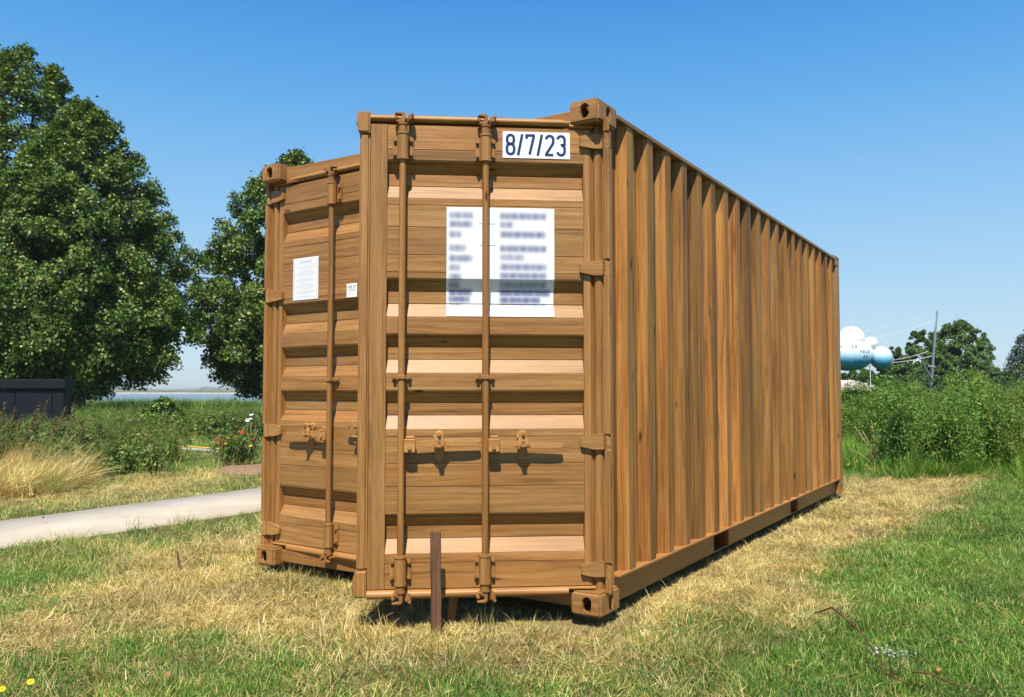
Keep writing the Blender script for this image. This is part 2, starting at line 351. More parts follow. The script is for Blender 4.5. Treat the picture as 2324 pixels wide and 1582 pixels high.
def prism(bm, poly, a0, a1, axis):
    """closed polygon of (p,q) pairs extruded along axis from a0 to a1"""
    def co(p, q, a):
        return {0: (a, p, q), 1: (p, a, q), 2: (p, q, a)}[axis]
    lo = [bm.verts.new(co(p, q, a0)) for p, q in poly]; hi = [bm.verts.new(co(p, q, a1)) for p, q in poly]
    n = len(poly)
    bm.faces.new(lo[::-1]); bm.faces.new(hi)
    for i in range(n): bm.faces.new([lo[i], lo[(i + 1) % n], hi[(i + 1) % n], hi[i]])
    return lo + hi
def cyl(bm, c, r, a0, a1, axis=2, n=16, r2=None, ph=0):
    r2 = r if r2 is None else r2
    def co(t, rad, a):
        p, q = c[0] + rad * math.cos(t), c[1] + rad * math.sin(t)
        return {0: (a, p, q), 1: (p, a, q), 2: (p, q, a)}[axis]
    T = [2 * math.pi * k / n + ph for k in range(n)]
    lo = [bm.verts.new(co(t, r, a0)) for t in T]; hi = [bm.verts.new(co(t, r2, a1)) for t in T]
    bm.faces.new(lo[::-1]); bm.faces.new(hi)
    for i in range(n): bm.faces.new([lo[i], lo[(i + 1) % n], hi[(i + 1) % n], hi[i]])
    return lo + hi
def part(name, boxes, mat, parent=cont, bevel=.002, color=None, seg=1):
    bm = bmesh.new()
    for b_ in (boxes if isinstance(boxes, list) else [boxes]): boxv(bm, b_, bevel=bevel, seg=seg)
    return bm_obj(name, bm, mat, parent, color=color or tone())

# corner castings: hollow blocks with oval holes, cut once and mirrored to the eight corners
def casting_mesh():
    bm = bmesh.new(); boxv(bm, (0, .225, 0, .168, 0, .118), bevel=.012, seg=3); a = bm_obj('tmp_a', bm, W_X)
    cut = []
    bm = bmesh.new(); boxv(bm, (.022, .205, .022, .150, .018, .100)); cut.append(bm_obj('tmp_b', bm, W_X))
    bm = bmesh.new(); v = cyl(bm, (0, 0), .026, -.05, .05, 0, 20)
    for w in v: w.co.z += .012 * (1 if w.co.z > 0 else -1)
    for w in v: w.co.y += .078; w.co.z += .060
    cut.append(bm_obj('tmp_c', bm, W_X))
    bm = bmesh.new(); v = cyl(bm, (0, 0), .026, -.05, .05, 1, 20)
    for w in v: w.co.z += .012 * (1 if w.co.z > 0 else -1)
    for w in v: w.co.x += .118; w.co.z += .060
    cut.append(bm_obj('tmp_d', bm, W_X))
    bm = bmesh.new(); v = cyl(bm, (0, 0), .030, .08, .16, 2, 20)
    for w in v: w.co.x = w.co.x * 1.7 + .115; w.co.y += .085
    cut.append(bm_obj('tmp_e', bm, W_X))
    for k, c in enumerate(cut):
        md = a.modifiers.new('b%d' % k, 'BOOLEAN'); md.operation = 'DIFFERENCE'; md.object = c; md.solver = 'EXACT'
    dg = bpy.context.evaluated_depsgraph_get(); dg.update()
    me = bpy.data.meshes.new_from_object(a.evaluated_get(dg))
    for o in [a] + cut: bpy.data.objects.remove(o)
    return me
CAST = casting_mesh()
for (su, sv, sz) in [(a, b, c) for a in (0, 1) for b in (0, 1) for c in (0, 1)]:
    me = CAST.copy(); bm = bmesh.new(); bm.from_mesh(me)
    for v in bm.verts:
        x, y, z = v.co
        v.co = (LEN - x if su else x, WID - y if sv else y, (HGT - .118 + z) if sz else (.118 - z - .012))
    bmesh.ops.recalc_face_normals(bm, faces=bm.faces); bm.to_mesh(me); bm.free()
    me.materials.clear()
    link('corner_casting', me, W_Y, cont, tone(.06, .03))
ZT, ZB = HGT - .118, .106
# corner posts
for su in (0, 1):
    for sv in (0, 1):
        if su == 0:
            b_ = [(.115, .222, .030, .105, ZB - .01, ZT + .01)]
        else:
            b_ = [(LEN - .17, LEN - .004, .004, .09, ZB - .01, ZT + .01)]
        if sv: b_ = [(x0, x1, WID - y1, WID - y0, z0, z1) for x0, x1, y0, y1, z0, z1 in b_]
        part('corner_post', b_, W_Z, bevel=.003, color=tone(.05, .04))
# header above the doors and sill below them
part('door_header', [(.062, .13, .169, WID - .169, 2.462, 2.566)], W_Y, bevel=.004, color=(1, .97, .93, 1))
part('door_sill', [(.062, .13, .169, WID - .169, .012, .085)], W_Y, bevel=.003, color=(.95, .93, .9, 1))
part('end_beam', [(LEN - .12, LEN - .05, .169, WID - .169, .012, .15)], W_Y)
part('end_beam', [(LEN - .12, LEN - .05, .169, WID - .169, 2.45, 2.562)], W_Y)
# side rails (C section) with fork pockets
RY = .046
for sv in (0, 1):
    fl = lambda b_: [(x0, x1, WID - y1, WID - y0, z0, z1) for x0, x1, y0, y1, z0, z1 in b_] if sv else b_
    part('top_side_rail', fl([(.224, LEN - .224, -.002, .075, 2.538, 2.563)]), W_X, bevel=.003, color=(.92, .93, .9, 1))
    part('bottom_side_rail', fl([(.224, LEN - .17, -.001, .095, .147, .160)]), W_X, bevel=.002, color=(1.18, 1.12, 1.05, 1))
    for k, (a, b2) in enumerate(((.2255, 1.83), (2.15, 3.91), (4.17, LEN - .2))):
        part('rail_web', fl([(a, b2, RY, RY + .02, .008, .1465)]), W_X, bevel=.002, color=(.86, .80, .72, 1))
    for k in (1.8305, 3.9105): part('fork_pocket_floor', fl([(k, k + (.319 if k < 3 else .259), RY + .003, .9, .006, .016)]), W_Y, color=(.5, .4, .3, 1))  # floor tinted dark to put shade into the pocket
    for k in (1.83, 2.15, 3.91, 4.17):
        part('fork_pocket_wall', fl([(k - .02 if k in (1.83, 3.91) else k, k if k in (1.83, 3.91) else k + .02, RY + .0205, .9, .008, .1465)]), W_Y, color=(.8, .5, .35, 1))
# corrugated side wall, plank by plank
CR, TR = .006, .056
def slab(pts, z0, z1, th=.018):
    """vertical plank between (u,v) points a and b, thickness inwards"""
    (u0, v0), (u1, v1) = pts; L_ = math.hypot(u1 - u0, v1 - v0); nx, ny = -(v1 - v0) / L_, (u1 - u0) / L_
    if ny < 0: nx, ny = -nx, -ny
    return [(u0, v0), (u1, v1), (u1 + nx * th, v1 + ny * th), (u0 + nx * th, v0 + ny * th)]
def side_plank(a, b, col, z0=.1605, z1=2.5375):
    bm = bmesh.new(); g = .0008
    L_ = math.hypot(b[0] - a[0], b[1] - a[1]); ex, ey = (b[0] - a[0]) / L_ * g, (b[1] - a[1]) / L_ * g
    prism(bm, slab(((a[0] + ex, a[1] + ey), (b[0] - ex, b[1] - ey)), z0, z1), z0, z1, 2)
    bmesh.ops.bevel(bm, geom=[e for e in bm.edges if abs(e.verts[0].co.z - e.verts[1].co.z) > .5], offset=.0022, segments=2, affect='EDGES')
    return bm_obj('plank', bm, W_SIDE, cont, color=col)
side_r = random.Random(12)
def stone():
    k = side_r.choice([side_r.uniform(.55, .75), side_r.uniform(.8, 1.12), side_r.uniform(.85, 1.12)]); t = side_r.choice([-.04, 0, .04, .08, .13]) + side_r.uniform(-.02, .02)
    return (k * (1 + t), k * (1 + t * .1), k * (1 - t), 1)
side_plank((.2255, TR), (.315, TR), stone())
for k in range(20):
    e_ = .445 + .2775 * k; s0 = e_ - .087
    side_plank((s0 - .045, TR), (s0, CR), stone())                      # slope facing the doors
    cst = stone(); side_plank((s0, CR), (e_, CR), (cst[0] * .97, cst[1] * 1.03, cst[2] * 1.05, 1))  # crests tinted olive: the look of grazing light put into their colour
    side_plank((e_, CR), (e_ + .045, TR), stone())
    if k < 19:
        side_plank((e_ + .045, TR), (e_ + .1455, TR), stone())
    else:
        side_plank((e_ + .045, TR), (LEN - .17, TR), stone())
bm = bmesh.new()                                                       # far side wall, never in view: one piece
prism(bm, [(.2255, WID - TR)] + [p for k in range(20) for p in ((.313 + .2775 * k, WID - TR), (.358 + .2775 * k, WID - CR), (.445 + .2775 * k, WID - CR), (.49 + .2775 * k, WID - TR))] + [(LEN - .17, WID - TR), (LEN - .17, WID - TR - .02), (.2255, WID - TR - .02)], .1605, 2.5375, 2)
bm_obj('side_wall', bm, W_SIDE, cont, color=(1, 1, 1, 1))
part('end_wall', [(LEN - .10, LEN - .07, .09, WID - .09, .151, 2.449)], W_Y)
part('roof', [(.13, LEN - .13, .076, WID - .076, 2.545, 2.560)], W_X)
part('floor', [(.131, LEN - .121, .096, WID - .096, .150, .178)], M_DARKIN)

# ---- doors: local x = distance from the hinge towards the free edge (mirrored for the left door), y = outwards
REC = [2.272, 1.671, 1.389, 1.108, .495]      # upper lips of the five horizontal recesses
S0, S1 = .066, 1.063
DEP = -.040
def dprofile(z):
    for l in REC:
        if l >= z >= l - .063: return DEP * (l - z) / .063
        if l - .063 > z >= l - .126: return DEP
        if l - .126 > z >= l - .196: return DEP * (z - (l - .196)) / .070
    return 0.0
def build_door(root, mir, signs):
    M_ = -1 if mir else 1
    dr = random.Random(5 + mir)
    def mk(name, bm, mat, par, smooth=False, color=None):
        if mir:
            for v in bm.verts: v.co.x = -v.co.x
        return bm_obj(name, bm, mat, par, smooth=smooth, color=color or tone(.06, .03, dr))
    # frame of the leaf: two stiles and a back board
    bm = bmesh.new(); boxv(bm, (.012, 1.15, -.075, -.064, .108, 2.472)); boxv(bm, (.16, 1.15, -.0645, -.031, 2.4525, 2.499))
    door = mk('door', bm, W_Z, root); door['label'] = 'left door standing almost shut' if mir else 'right door swung partly open'
    def dpart(name, boxes, mat, bevel=.002, color=None, seg=1):
        bm = bmesh.new()
        for b_ in (boxes if isinstance(boxes, list) else [boxes]): boxv(bm, b_, bevel=bevel, seg=seg)
        return mk(name, bm, mat, door, color=color)
    dpart('stile', (1.0645, 1.149, -.063, .001, .128, 2.452), W_Z, color=(.93, .94, .93, 1))
    dpart('stile', (.030, .0655, -.063, .0015, .128, 2.452), W_Z, color=(1.02, 1, .96, 1))
    bm = bmesh.new(); prism(bm, [(.0295, .0), (.0295, -.06), (.0115, -.06), (.0115, -.016)], .128, 2.452, 2); mk('edge_strip', bm, W_Z, door)
    # round edge column next to the hinges
    bm = bmesh.new(); pts = [(-.012 + .0235 * math.cos(t), -.014 + .0215 * math.sin(t)) for t in [math.pi * k / 12 for k in range(13)]]
    prism(bm, pts + [(-.0355, -.05), (.0115, -.05)], .106, 2.474, 2); mk('edge_column', bm, W_Z, door, color=(.93, .90, .86, 1))
    # free edge post with its bulging ends
    bm = bmesh.new(); boxv(bm, (1.1515, 1.203, -.062, .006, .223, 2.402), bevel=.010, seg=3); mk('edge_post', bm, W_Z, door, color=(.98, .97, .93, 1))
    for (z0, z1) in ((2.4025, 2.512), (.092, .2225)):
        bm = bmesh.new(); zz0, zz1 = (z0, z1) if z0 > 1 else (z1, z0); sg_ = 1 if z0 > 1 else -1; H2 = abs(z1 - z0)
        pf = [(1.1515, zz0), (1.204, zz0), (1.210, zz0 + sg_ * .012), (1.217, zz0 + sg_ * .030), (1.220, zz0 + sg_ * .055), (1.220, zz0 + sg_ * (H2 - .028)), (1.214, zz0 + sg_ * (H2 - .010)), (1.203, zz0 + sg_ * H2), (1.1515, zz0 + sg_ * H2)]
        prism(bm, pf, -.064, .018, 1)
        bmesh.ops.bevel(bm, geom=[e for e in bm.edges if e.verts[0].co.y > 0 and e.verts[1].co.y > 0], offset=.008, segments=3, affect='EDGES')
        mk('post_cap', bm, W_Z, door, smooth=False, color=(1.0, .97, .92, 1))
    # gasket rails along top and bottom
    def halfround(z0, z1, s0, s1, fat=.017):
        bm = bmesh.new(); zc, hz = (z0 + z1) / 2, (z1 - z0) / 2
        pts = [(-.012 + (fat + .012) * math.sin(t), zc + hz * math.cos(t)) for t in [math.pi * k / 10 for k in range(11)]]
        prism(bm, pts + [(-.03, z0), (-.03, z1)], s0, s1, 0); return bm
    mk('top_rail', halfround(2.464, 2.502, .140, 1.1505), W_X, door, color=(1.22, 1.18, 1.12, 1))
    mk('top_rail', halfround(2.455, 2.477, .015, .1395, .012), W_X, door, color=(1.15, 1.1, 1.05, 1))
    mk('bottom_rail', halfround(.079, .126, .150, 1.1505), W_X, door, color=(1.12, 1.08, 1.02, 1))
    mk('bottom_rail', halfround(.1075, .1265, .012, .1495, .012), W_X, door, color=(1.1, 1.05, 1.0, 1))
    # horizontal planks, raised faces, shaded chamfers, troughs and bright slopes
    def plank(z0, z1, d0=0.0, d1=0.0, col=None):
        g = .0007; bm = bmesh.new(); dz, dd = z1 - z0, d1 - d0; L_ = math.hypot(dz, dd); ez, ed = dz / L_ * g, dd / L_ * g
        n_ = (-dz / L_, dd / L_)
        pl = [(d0 + ed, z0 + ez), (d1 - ed, z1 - ez), (d1 - ed + n_[0] * .02, z1 - ez + n_[1] * .02), (d0 + ed + n_[0] * .02, z0 + ez + n_[1] * .02)]
        prism(bm, pl, S0 + .0005, S1 + .0005, 0)
        bmesh.ops.bevel(bm, geom=[e for e in bm.edges if abs(e.verts[0].co.x - e.verts[1].co.x) > .5], offset=.0016, segments=2, affect='EDGES')
        mk('plank', bm, W_X, door, color=col or tone(.13, .055, dr))
    splits = {0: [2.452, 2.326, 2.272], 1: [2.076, 2.043, 1.93, 1.79, 1.701, 1.671], 2: [1.475, 1.389], 3: [1.193, 1.108], 4: [.912, .876, .742, .63, .495], 5: [.299, .255, .128]}
    for k, zz in splits.items():
        for a, b2 in zip(zz[1:], zz[:-1]): plank(a, b2)
    for l in REC:
        plank(l - .015, l, DEP * .015 / .063, 0); plank(l - .063, l - .015, DEP, DEP * .015 / .063)
        plank(l - .126, l - .063, DEP, DEP); plank(l - .196, l - .126, 0, DEP, tone(.05, .04, dr)[:3] + (1,))
    # hinges
    for zc in (2.386, 1.730, .846, .209):
        bm = bmesh.new(); hh = .041; j = dr.uniform(-.004, .004)
        prof = [(.088, zc - hh * .62 + j), (.080, zc - hh * .74 + j), (.02, zc - hh * .9), (-.032, zc - hh), (-.032, zc + hh * 1.05), (.02, zc + hh * .92), (.075, zc + hh * .70 - j), (.088, zc + hh * .58 - j)]
        prism(bm, prof, .0022, .024, 1)
        bmesh.ops.bevel(bm, geom=list(bm.edges), offset=.004, segments=2, affect='EDGES')
        bs_, bd_ = (-.056, .014) if mir else (-.050, .045)
        boxv(bm, (bs_, -.030, .006, bd_ + .006, zc - hh * .97, zc + hh * 1.0), bevel=.006, seg=2)
        cyl(bm, (bs_, bd_), .0195, zc - hh * 1.02, zc + hh * 1.04, 2, 14)
        mk('hinge', bm, W_X, door, color=tone(.06, .04, dr))
    # locking rods with guides, clamps, cam ends and handles
    for q, rs_ in enumerate((.571, .986)):
        bm = bmesh.new(); cyl(bm, (rs_, .043), .0168, .13, 2.44, 2, 20); mk('lock_rod', bm, W_Z, door, smooth=True, color=(1.0, .96, .86, 1) if q else (.86, .80, .70, 1))
        for (za, zb_) in ((2.268, 2.400), (.165, .300)):
            bm = bmesh.new()
            boxv(bm, (rs_ - .053, rs_ + .052, .0015, .013, za + .003, zb_ - .008), bevel=.004, seg=2)
            cyl(bm, (rs_, .040), .0285, za + .004, zb_ - .012, 2, 20)
            cyl(bm, (rs_, .042), .0300, zb_ - .0115, zb_ - .001, 2, 20); cyl(bm, (rs_, .042), .0300, za - .008, za + .0035, 2, 20)
            for sx in (-.041, .041):
                for zz in (za + .026, zb_ - .034):
                    cyl(bm, (rs_ + sx, zz), .0095, .0125, .027, 1, 6, .009, .3)
            mk('rod_guide', bm, W_CARV, door, color=tone(.05, .03, dr))
        bm = bmesh.new(); zc = 1.172
        boxv(bm, (rs_ - .050, rs_ + .049, .0015, .012, zc - .018, zc + .017), bevel=.004, seg=2)
        boxv(bm, (rs_ - .024, rs_ + .024, .0122, .066, zc - .0165, zc + .0165), bevel=.009, seg=3)
        for sx in (-.037, .037): cyl(bm, (rs_ + sx, zc), .0095, .0122, .027, 1, 6, .009, .5)
        mk('rod_clamp', bm, W_CARV, door, color=tone(.05, .03, dr))
        for top in (1, 0):
            bm = bmesh.new(); z0 = 2.402 if top else .163; sg = 1 if top else -1
            cyl(bm, (rs_, .043), .0225, *sorted((z0, z0 + sg * .034)), 2, 16)
            cyl(bm, (rs_, .043), .0265, *sorted((z0 + sg * .034, z0 + sg * .043)), 2, 16)
            zc = z0 + sg * .070
            # hooked cam
            hook = [(-.024, -.026), (.016, -.026), (.022, -.016), (.022, .016), (.014, .026), (-.026, .026), (-.030, .016), (.004, .013), (.006, -.006), (-.022, -.016)]
            vv = prism(bm, [(rs_ + .010 - a, zc + sg * b_) for a, b_ in hook], .026, .062, 1)
            cyl(bm, (rs_ + .034, zc - sg * .002), .010, .018, .060, 1, 8)
            # keeper fixed on the rail
            boxv(bm, (rs_ - .052, rs_ - .022, .018, .044, zc - .022, zc + .022), bevel=.006, seg=2)
            cyl(bm, (rs_ - .036, zc), .0115, .044, .062, 1, 6)
            cyl(bm, (rs_ - .047, zc + sg * .014), .008, .030, .066, 1, 6)
            bmesh.ops.bevel(bm, geom=[e for f in bm.faces if len(f.verts) >= 8 and abs(f.normal.y) > .9 for e in f.edges], offset=.002, segments=1, affect='EDGES')
            mk('cam_end', bm, W_CARV, door, color=(.86, .80, .74, 1))
        # handle
        has_handle = not (mir and q == 1)
        off = rs_ - .571; zc = .846; tilt = .018 if (q and not mir) else -.004
        if has_handle:
            bm = bmesh.new()
            boxv(bm, (.501 + off, .556 + off, .030, .066, .801, .868), bevel=.003)
            boxv(bm, (.505 + off, .549 + off, .024, .050, .8685, .882), bevel=.004)
            cyl(bm, (.529 + off, .826), .0095, .066, .076, 1, 12)
            bar = [(.502, -.020), (.43, -.016), (.36, -.017), (.26, -.020), (.205, -.017), (.188, -.013), (.182, -.004), (.183, .006), (.192, .011), (.28, .014), (.38, .017), (.46, .016), (.502, .014)]
            prism(bm, [(a + off, zc - .004 + b_ + tilt * (.502 - a) / .32) for a, b_ in bar], .040, .052, 1)
            bmesh.ops.bevel(bm, geom=[e for f in bm.faces if len(f.verts) > 8 and abs(f.normal.y) > .9 and len(f.verts) == 13 for e in f.edges], offset=.003, segments=2, affect='EDGES')
            mk('door_handle', bm, W_CARVX, door, color=(1.08, 1.05, 1.0, 1))
        bm = bmesh.new(); cs = .384 + off
        if has_handle:
            plate = [(cs + .024 * math.cos(t), .883 + .024 * math.sin(t)) for t in [math.pi * k / 8 for k in range(9)]] + [(cs + .024 * math.cos(t), .784 + .024 * math.sin(t)) for t in [math.pi + math.pi * k / 8 for k in range(9)]]
            prism(bm, plate, .0015, .014, 1)
            cyl(bm, (cs, .787), .010, .014, .024, 1, 6)
            cyl(bm, (cs, .889), .0105, .014, .072, 1, 10)
            # hanging hasp with an eye
            outl = [(-.012, .906), (-.018, .898), (-.018, .872), (-.026, .862), (-.027, .842), (-.020, .830), (-.012, .816), (.012, .816), (.020, .830), (.027, .842), (.026, .862), (.018, .872), (.018, .898), (.012, .906)]
            prism(bm, [(cs + a, b_) for a, b_ in outl], .056, .066, 1)
            # tongue that carries the bar
            tg = [(-.050, .036), (-.040, .052), (-.014, .072), (-.010, .092), (.012, .092), (.016, .072), (.042, .052), (.050, .036)]
            prism(bm, [(cs + a, b_) for a, b_ in tg], .829, .839, 2)
            boxv(bm, (cs + .016, cs + .030, .014, .036, .866, .886), bevel=.002)
            bmesh.ops.bevel(bm, geom=[e for f in bm.faces if len(f.verts) in (14, 18) and abs(f.normal.y) > .9 for e in f.edges], offset=.0025, segments=1, affect='EDGES')
            mk('handle_catch', bm, W_CARVX, door, color=(1.14, 1.08, 1.0, 1))
            bm = bmesh.new(); cyl(bm, (cs, .848), .0095, .0655, .0672, 1, 14); mk('eye_shade_disc', bm, M_DARKIN, door, color=(1, 1, 1, 1))  # dark disc in place of the shaded hole in the hasp
            bm = bmesh.new(); cyl(bm, (cs, .890), .0085, .0725, .078, 1, 8); mk('hasp_pin', bm, W_CARV, door)
        else:
            plate = [(cs + .024 * math.cos(t), .883 + .024 * math.sin(t)) for t in [math.pi * k / 8 for k in range(9)]] + [(cs + .024 * math.cos(t), .784 + .024 * math.sin(t)) for t in [math.pi + math.pi * k / 8 for k in range(9)]]
            prism(bm, plate, .0015, .014, 1)
            cyl(bm, (cs, .889), .010, .014, .060, 1, 10)
            outl = [(.0, .902), (-.02, .912), (-.05, .914), (-.072, .902), (-.078, .893), (-.06, .880), (-.03, .876), (.0, .880)]
            prism(bm, [(cs + a, b_) for a, b_ in outl], .044, .056, 1)
            cyl(bm, (cs - .038, .895), .009, .056, .062, 1, 6)
            boxv(bm, (cs - .020, cs + .028, .014, .060, .826, .838), bevel=.003)
            cyl(bm, (cs, .800), .010, .014, .045, 1, 6)
            mk('handle_catch', bm, W_CARVX, door, color=(.95, .9, .85, 1))
    signs(door, M_)
    return door

# flat print: strokes, blurred lettering and paper sheets
GL = {'8': [('e', 0, .25, .5, .25), ('e', 0, .75, .46, .25)]}
def arc(cx, cy, rx, ry, a0, a1, n=14): return [(cx + rx * math.cos(R(a0 + (a1 - a0) * k / n)), cy + ry * math.sin(R(a0 + (a1 - a0) * k / n))) for k in range(n + 1)]
def glyph(ch, w):
    """centre lines in a cell of width w and height 1 (already inset)"""
    h = w / 2
    if ch == '8': return [arc(h, 1 - h * .94, h * .94, h * .94, 0, 180) + arc(h, .53 + h * .94, h * .94, h * .94, 180, 360) + [(h + h * .94, 1 - h * .94)], [(h, .53)] + arc(h, .53 - h, h, h, 90, 180)[0:] + arc(h, h, h, h, 180, 360) + arc(h, .53 - h, h, h, 0, 90)]
    if ch == '7': return [[(0, .82), (0, 1), (w, 1), (w, .93), (w * .42, 0)]]
    if ch == '/': return [[(-.02, -.06), (w, 1.06)]]
    if ch == '2': return [arc(h, 1 - h, h, h, 180, 0) + [(w, .70), (w * .93, .58), (0, .04), (0, 0), (w, 0)]]
    if ch == '3': return [arc(h, 1 - h, h, h, 175, 0) + [(w, .66)] + arc(h, .53 + h * .25, h, h * .27, 0, -90, 6)[1:] , [(h * .9, .52)] + arc(h, .53 - h, h, h, 90, 0) + arc(h, h, h, h, 0, -175)]
    S_ = {'A': [[(0, 0), (h, 1), (w, 0)], [(w * .2, .35), (w * .8, .35)]], 'T': [[(0, 1), (w, 1)], [(h, 1), (h, 0)]], 'E': [[(w, 1), (0, 1), (0, 0), (w, 0)], [(0, .52), (w * .8, .52)]],
          'R': [[(0, 0), (0, 1), (w * .8, .95), (w, .75), (w * .8, .5), (0, .48)], [(w * .4, .48), (w, 0)]], 'W': [[(0, 1), (w * .25, 0), (h, .7), (w * .75, 0), (w, 1)]],
          'O': [arc(h, .5, h, .5, 0, 360, 16)], 'L': [[(0, 1), (0, 0), (w, 0)]], 'K': [[(0, 1), (0, 0)], [(w, 1), (0, .45), (w, 0)]], 'd': [arc(h * .9, .3, h * .9, .3, 0, 360, 12), [(w * .95, 1), (w * .95, 0)]],
          'e': [[(0, .32), (w, .32)] + arc(h, .3, h, .3, 0, 310, 12)], 'Z': [[(0, 1), (w, 1), (0, 0), (w, 0)]], 'N': [[(0, 0), (0, 1), (w, 0), (w, 1)]],
          'M': [[(0, 0), (0, 1), (h, .4), (w, 1), (w, 0)]], 'D': [[(0, 0), (0, 1), (w * .6, 1), (w, .7), (w, .3), (w * .6, 0), (0, 0)]], 'B': [[(0, 0), (0, 1), (w * .8, .95), (w * .85, .6), (0, .53), (w, .45), (w * .9, .05), (0, 0)]], 'Y': [[(0, 1), (h, .5), (w, 1)], [(h, .5), (h, 0)]]}
    return S_[ch]
def ribbon(line, t):
    """mitred ribbon of thickness t; returns left and right point lists"""
    P = [Vector(p) for p in line]; Lf, Rt = [], []
    for i, p in enumerate(P):
        a = (p - P[i - 1]).normalized() if i else None; b = (P[i + 1] - p).normalized() if i < len(P) - 1 else None
        if a is None: a = b
        if b is None: b = a
        n1 = Vector((-a.y, a.x)); n2 = Vector((-b.y, b.x)); n = (n1 + n2)
        n = n1 if n.length < 1e-4 else n.normalized()
        k = min(1 / max(.45, n.dot(n1)), 1.9) * t / 2
        Lf.append(p + n * k); Rt.append(p - n * k)
    return Lf, Rt
def strokes(bm, text, x0, y0, H_, W_, gap, t, slashw=None, place=None, mat=1):
    """draw text; place(x,y) -> 3D"""
    x = x0
    for ch in text:
        if ch == ' ': x += W_ * .6 + gap; continue
        w = slashw if (ch == '/' and slashw) else W_
        for ln in glyph(ch, (w - t) / (H_ - t)):
            pts = [(x + t / 2 + px * (H_ - t), y0 + t / 2 + py * (H_ - t)) for px, py in ln]
            Lf, Rt = ribbon(pts, t)
            va = [bm.verts.new(place(p.x, p.y)) for p in Lf]; vb = [bm.verts.new(place(p.x, p.y)) for p in Rt]
            for i in range(len(va) - 1):
                try: f = bm.faces.new([va[i], va[i + 1], vb[i + 1], vb[i]]); f.material_index = mat
                except ValueError: pass
        x += w + gap
    return x
def printed_sheet(name, s0, s1, z0, z1, nx, nz, colfn, par, M_, conform=True, mat=None, th=.0016):
    xs_ = np.linspace(0, 1, nx); zs_ = set(np.linspace(z0, z1, nz))
    if conform:
        for l in REC:
            for q in (l, l - .015, l - .063, l - .126, l - .196):
                if z0 < q < z1: zs_.add(q)
    zs_ = np.array(sorted(zs_)); V, C = [], []
    for z in zs_:
        for x in xs_:
            s = s1 + (s0 - s1) * x                      # x = 0 at the left edge as one looks at the door
            if M_ < 0: s = s0 + (s1 - s0) * x
            V.append((s * M_, (dprofile(z) if conform else 0) + th + (.0006 if conform else 0), z)); C.append((*colfn(x, (z1 - z) / (z1 - z0)), 1))
    n = len(xs_); i = np.arange((n - 1) * (len(zs_) - 1)); a = (i // (n - 1)) * n + i % (n - 1)
    o = np_mesh(name, V, np.stack([a, a + n, a + n + 1, a + 1], 1), mat, par, {'ink': ('FLOAT_COLOR', np.array(C, np.float32))}, smooth=False)
    md = o.modifiers.new('sheet', 'SOLIDIFY'); md.thickness = .0008; md.offset = -1
    return o
m, nt, bs = newmat('printed_sheet'); a_ = N(nt, 'ShaderNodeAttribute', attribute_name='ink'); nt.links.new(a_.outputs['Color'], bs.inputs['Base Color']); bs.inputs['Roughness'].default_value = .4; bs.inputs['Specular IOR Level'].default_value = .3
M_SHEET = m
def sstep(a, b, x): t = max(0, min(1, (x - a) / (b - a))); return t * t * (3 - 2 * t)
pr = random.Random(3)
ROWS_L = [(.075, .02, .25, .9), (.155, .02, .24, 1), (.25, .02, .14, .9), (.375, .02, .18, .9), (.47, .02, .24, 1), (.555, .02, .13, .9), (.64, .02, .14, 1), (.71, .02, .13, .9), (.775, .02, .24, 1.25), (.835, .02, .22, 1.2), (.90, .02, .15, .9)]
ROWS_R = [(.075, .49, .93, 1), (.155, .49, .62, .9), (.245, .49, .92, 1.05), (.375, .49, .93, 1.05), (.455, .49, .72, .8), (.545, .49, .93, 1), (.625, .49, .93, 1.05), (.705, .49, .93, .9), (.775, .49, .97, 1.3), (.84, .49, .88, 1.2), (.905, .49, .93, .9)]
def big_ink(x, y):
    k = 0
    for (yc, x0, x1, a) in ROWS_L + ROWS_R:
        w = sstep(x0 - .02, x0 + .025, x) * (1 - sstep(x1 - .03, x1 + .02, x))
        w *= math.exp(-(abs(y - yc) / .036) ** 2.6) * a * (.88 + .07 * math.sin(x * 95 + yc * 60) + .06 * math.sin(x * 61 + yc * 23))
        k = max(k, w)
    k = min(1, k * .92)
    base = (.70, .72, .76); ink = (.15, .17, .30)
    return tuple(b_ * (1 - k) + i_ * k for b_, i_ in zip(base, ink))
def small_ink(x, y):
    base = (.72, .73, .76); k = 0
    if abs(x - .5) < .455 and abs(y - .5) < .465 and (abs(x - .5) > .435 or abs(y - .5) > .45): k = .35
    if abs(y - .155) < .008 and abs(x - .5) < .44: k = .35
    k = max(k, .55 * math.exp(-((y - .10) / .022) ** 2) * (1 - sstep(.20, .27, abs(x - .5))))
    for yc, hw in ((.21, .38), (.25, .30), (.31, .20), (.345, .36), (.385, .38), (.42, .32), (.48, .22), (.52, .36), (.555, .37), (.61, .18), (.65, .34), (.69, .38), (.73, .30), (.79, .36), (.825, .37), (.86, .20), (.92, .33)):
        k = max(k, .36 * math.exp(-((y - yc) / .011) ** 2) * (1 - sstep(hw - .03, hw + .02, abs(x - .5))))
    return tuple(b_ * (1 - k) + i_ * k for b_, i_ in zip(base, (.2, .22, .3)))
def note_ink(x, y):
    base = (.80, .81, .83); k = 0
    for yc, x1 in ((.56, .80), (.68, .42), (.80, .72)):
        k = max(k, .5 * math.exp(-((y - yc) / .035) ** 2) * sstep(.06, .12, x) * (1 - sstep(x1 - .05, x1 + .04, x)))
    if abs(y - .43) < .02 and .08 < x < .9: k = .6
    return tuple(b_ * (1 - k) + i_ * k for b_, i_ in zip(base, (.1, .12, .2)))
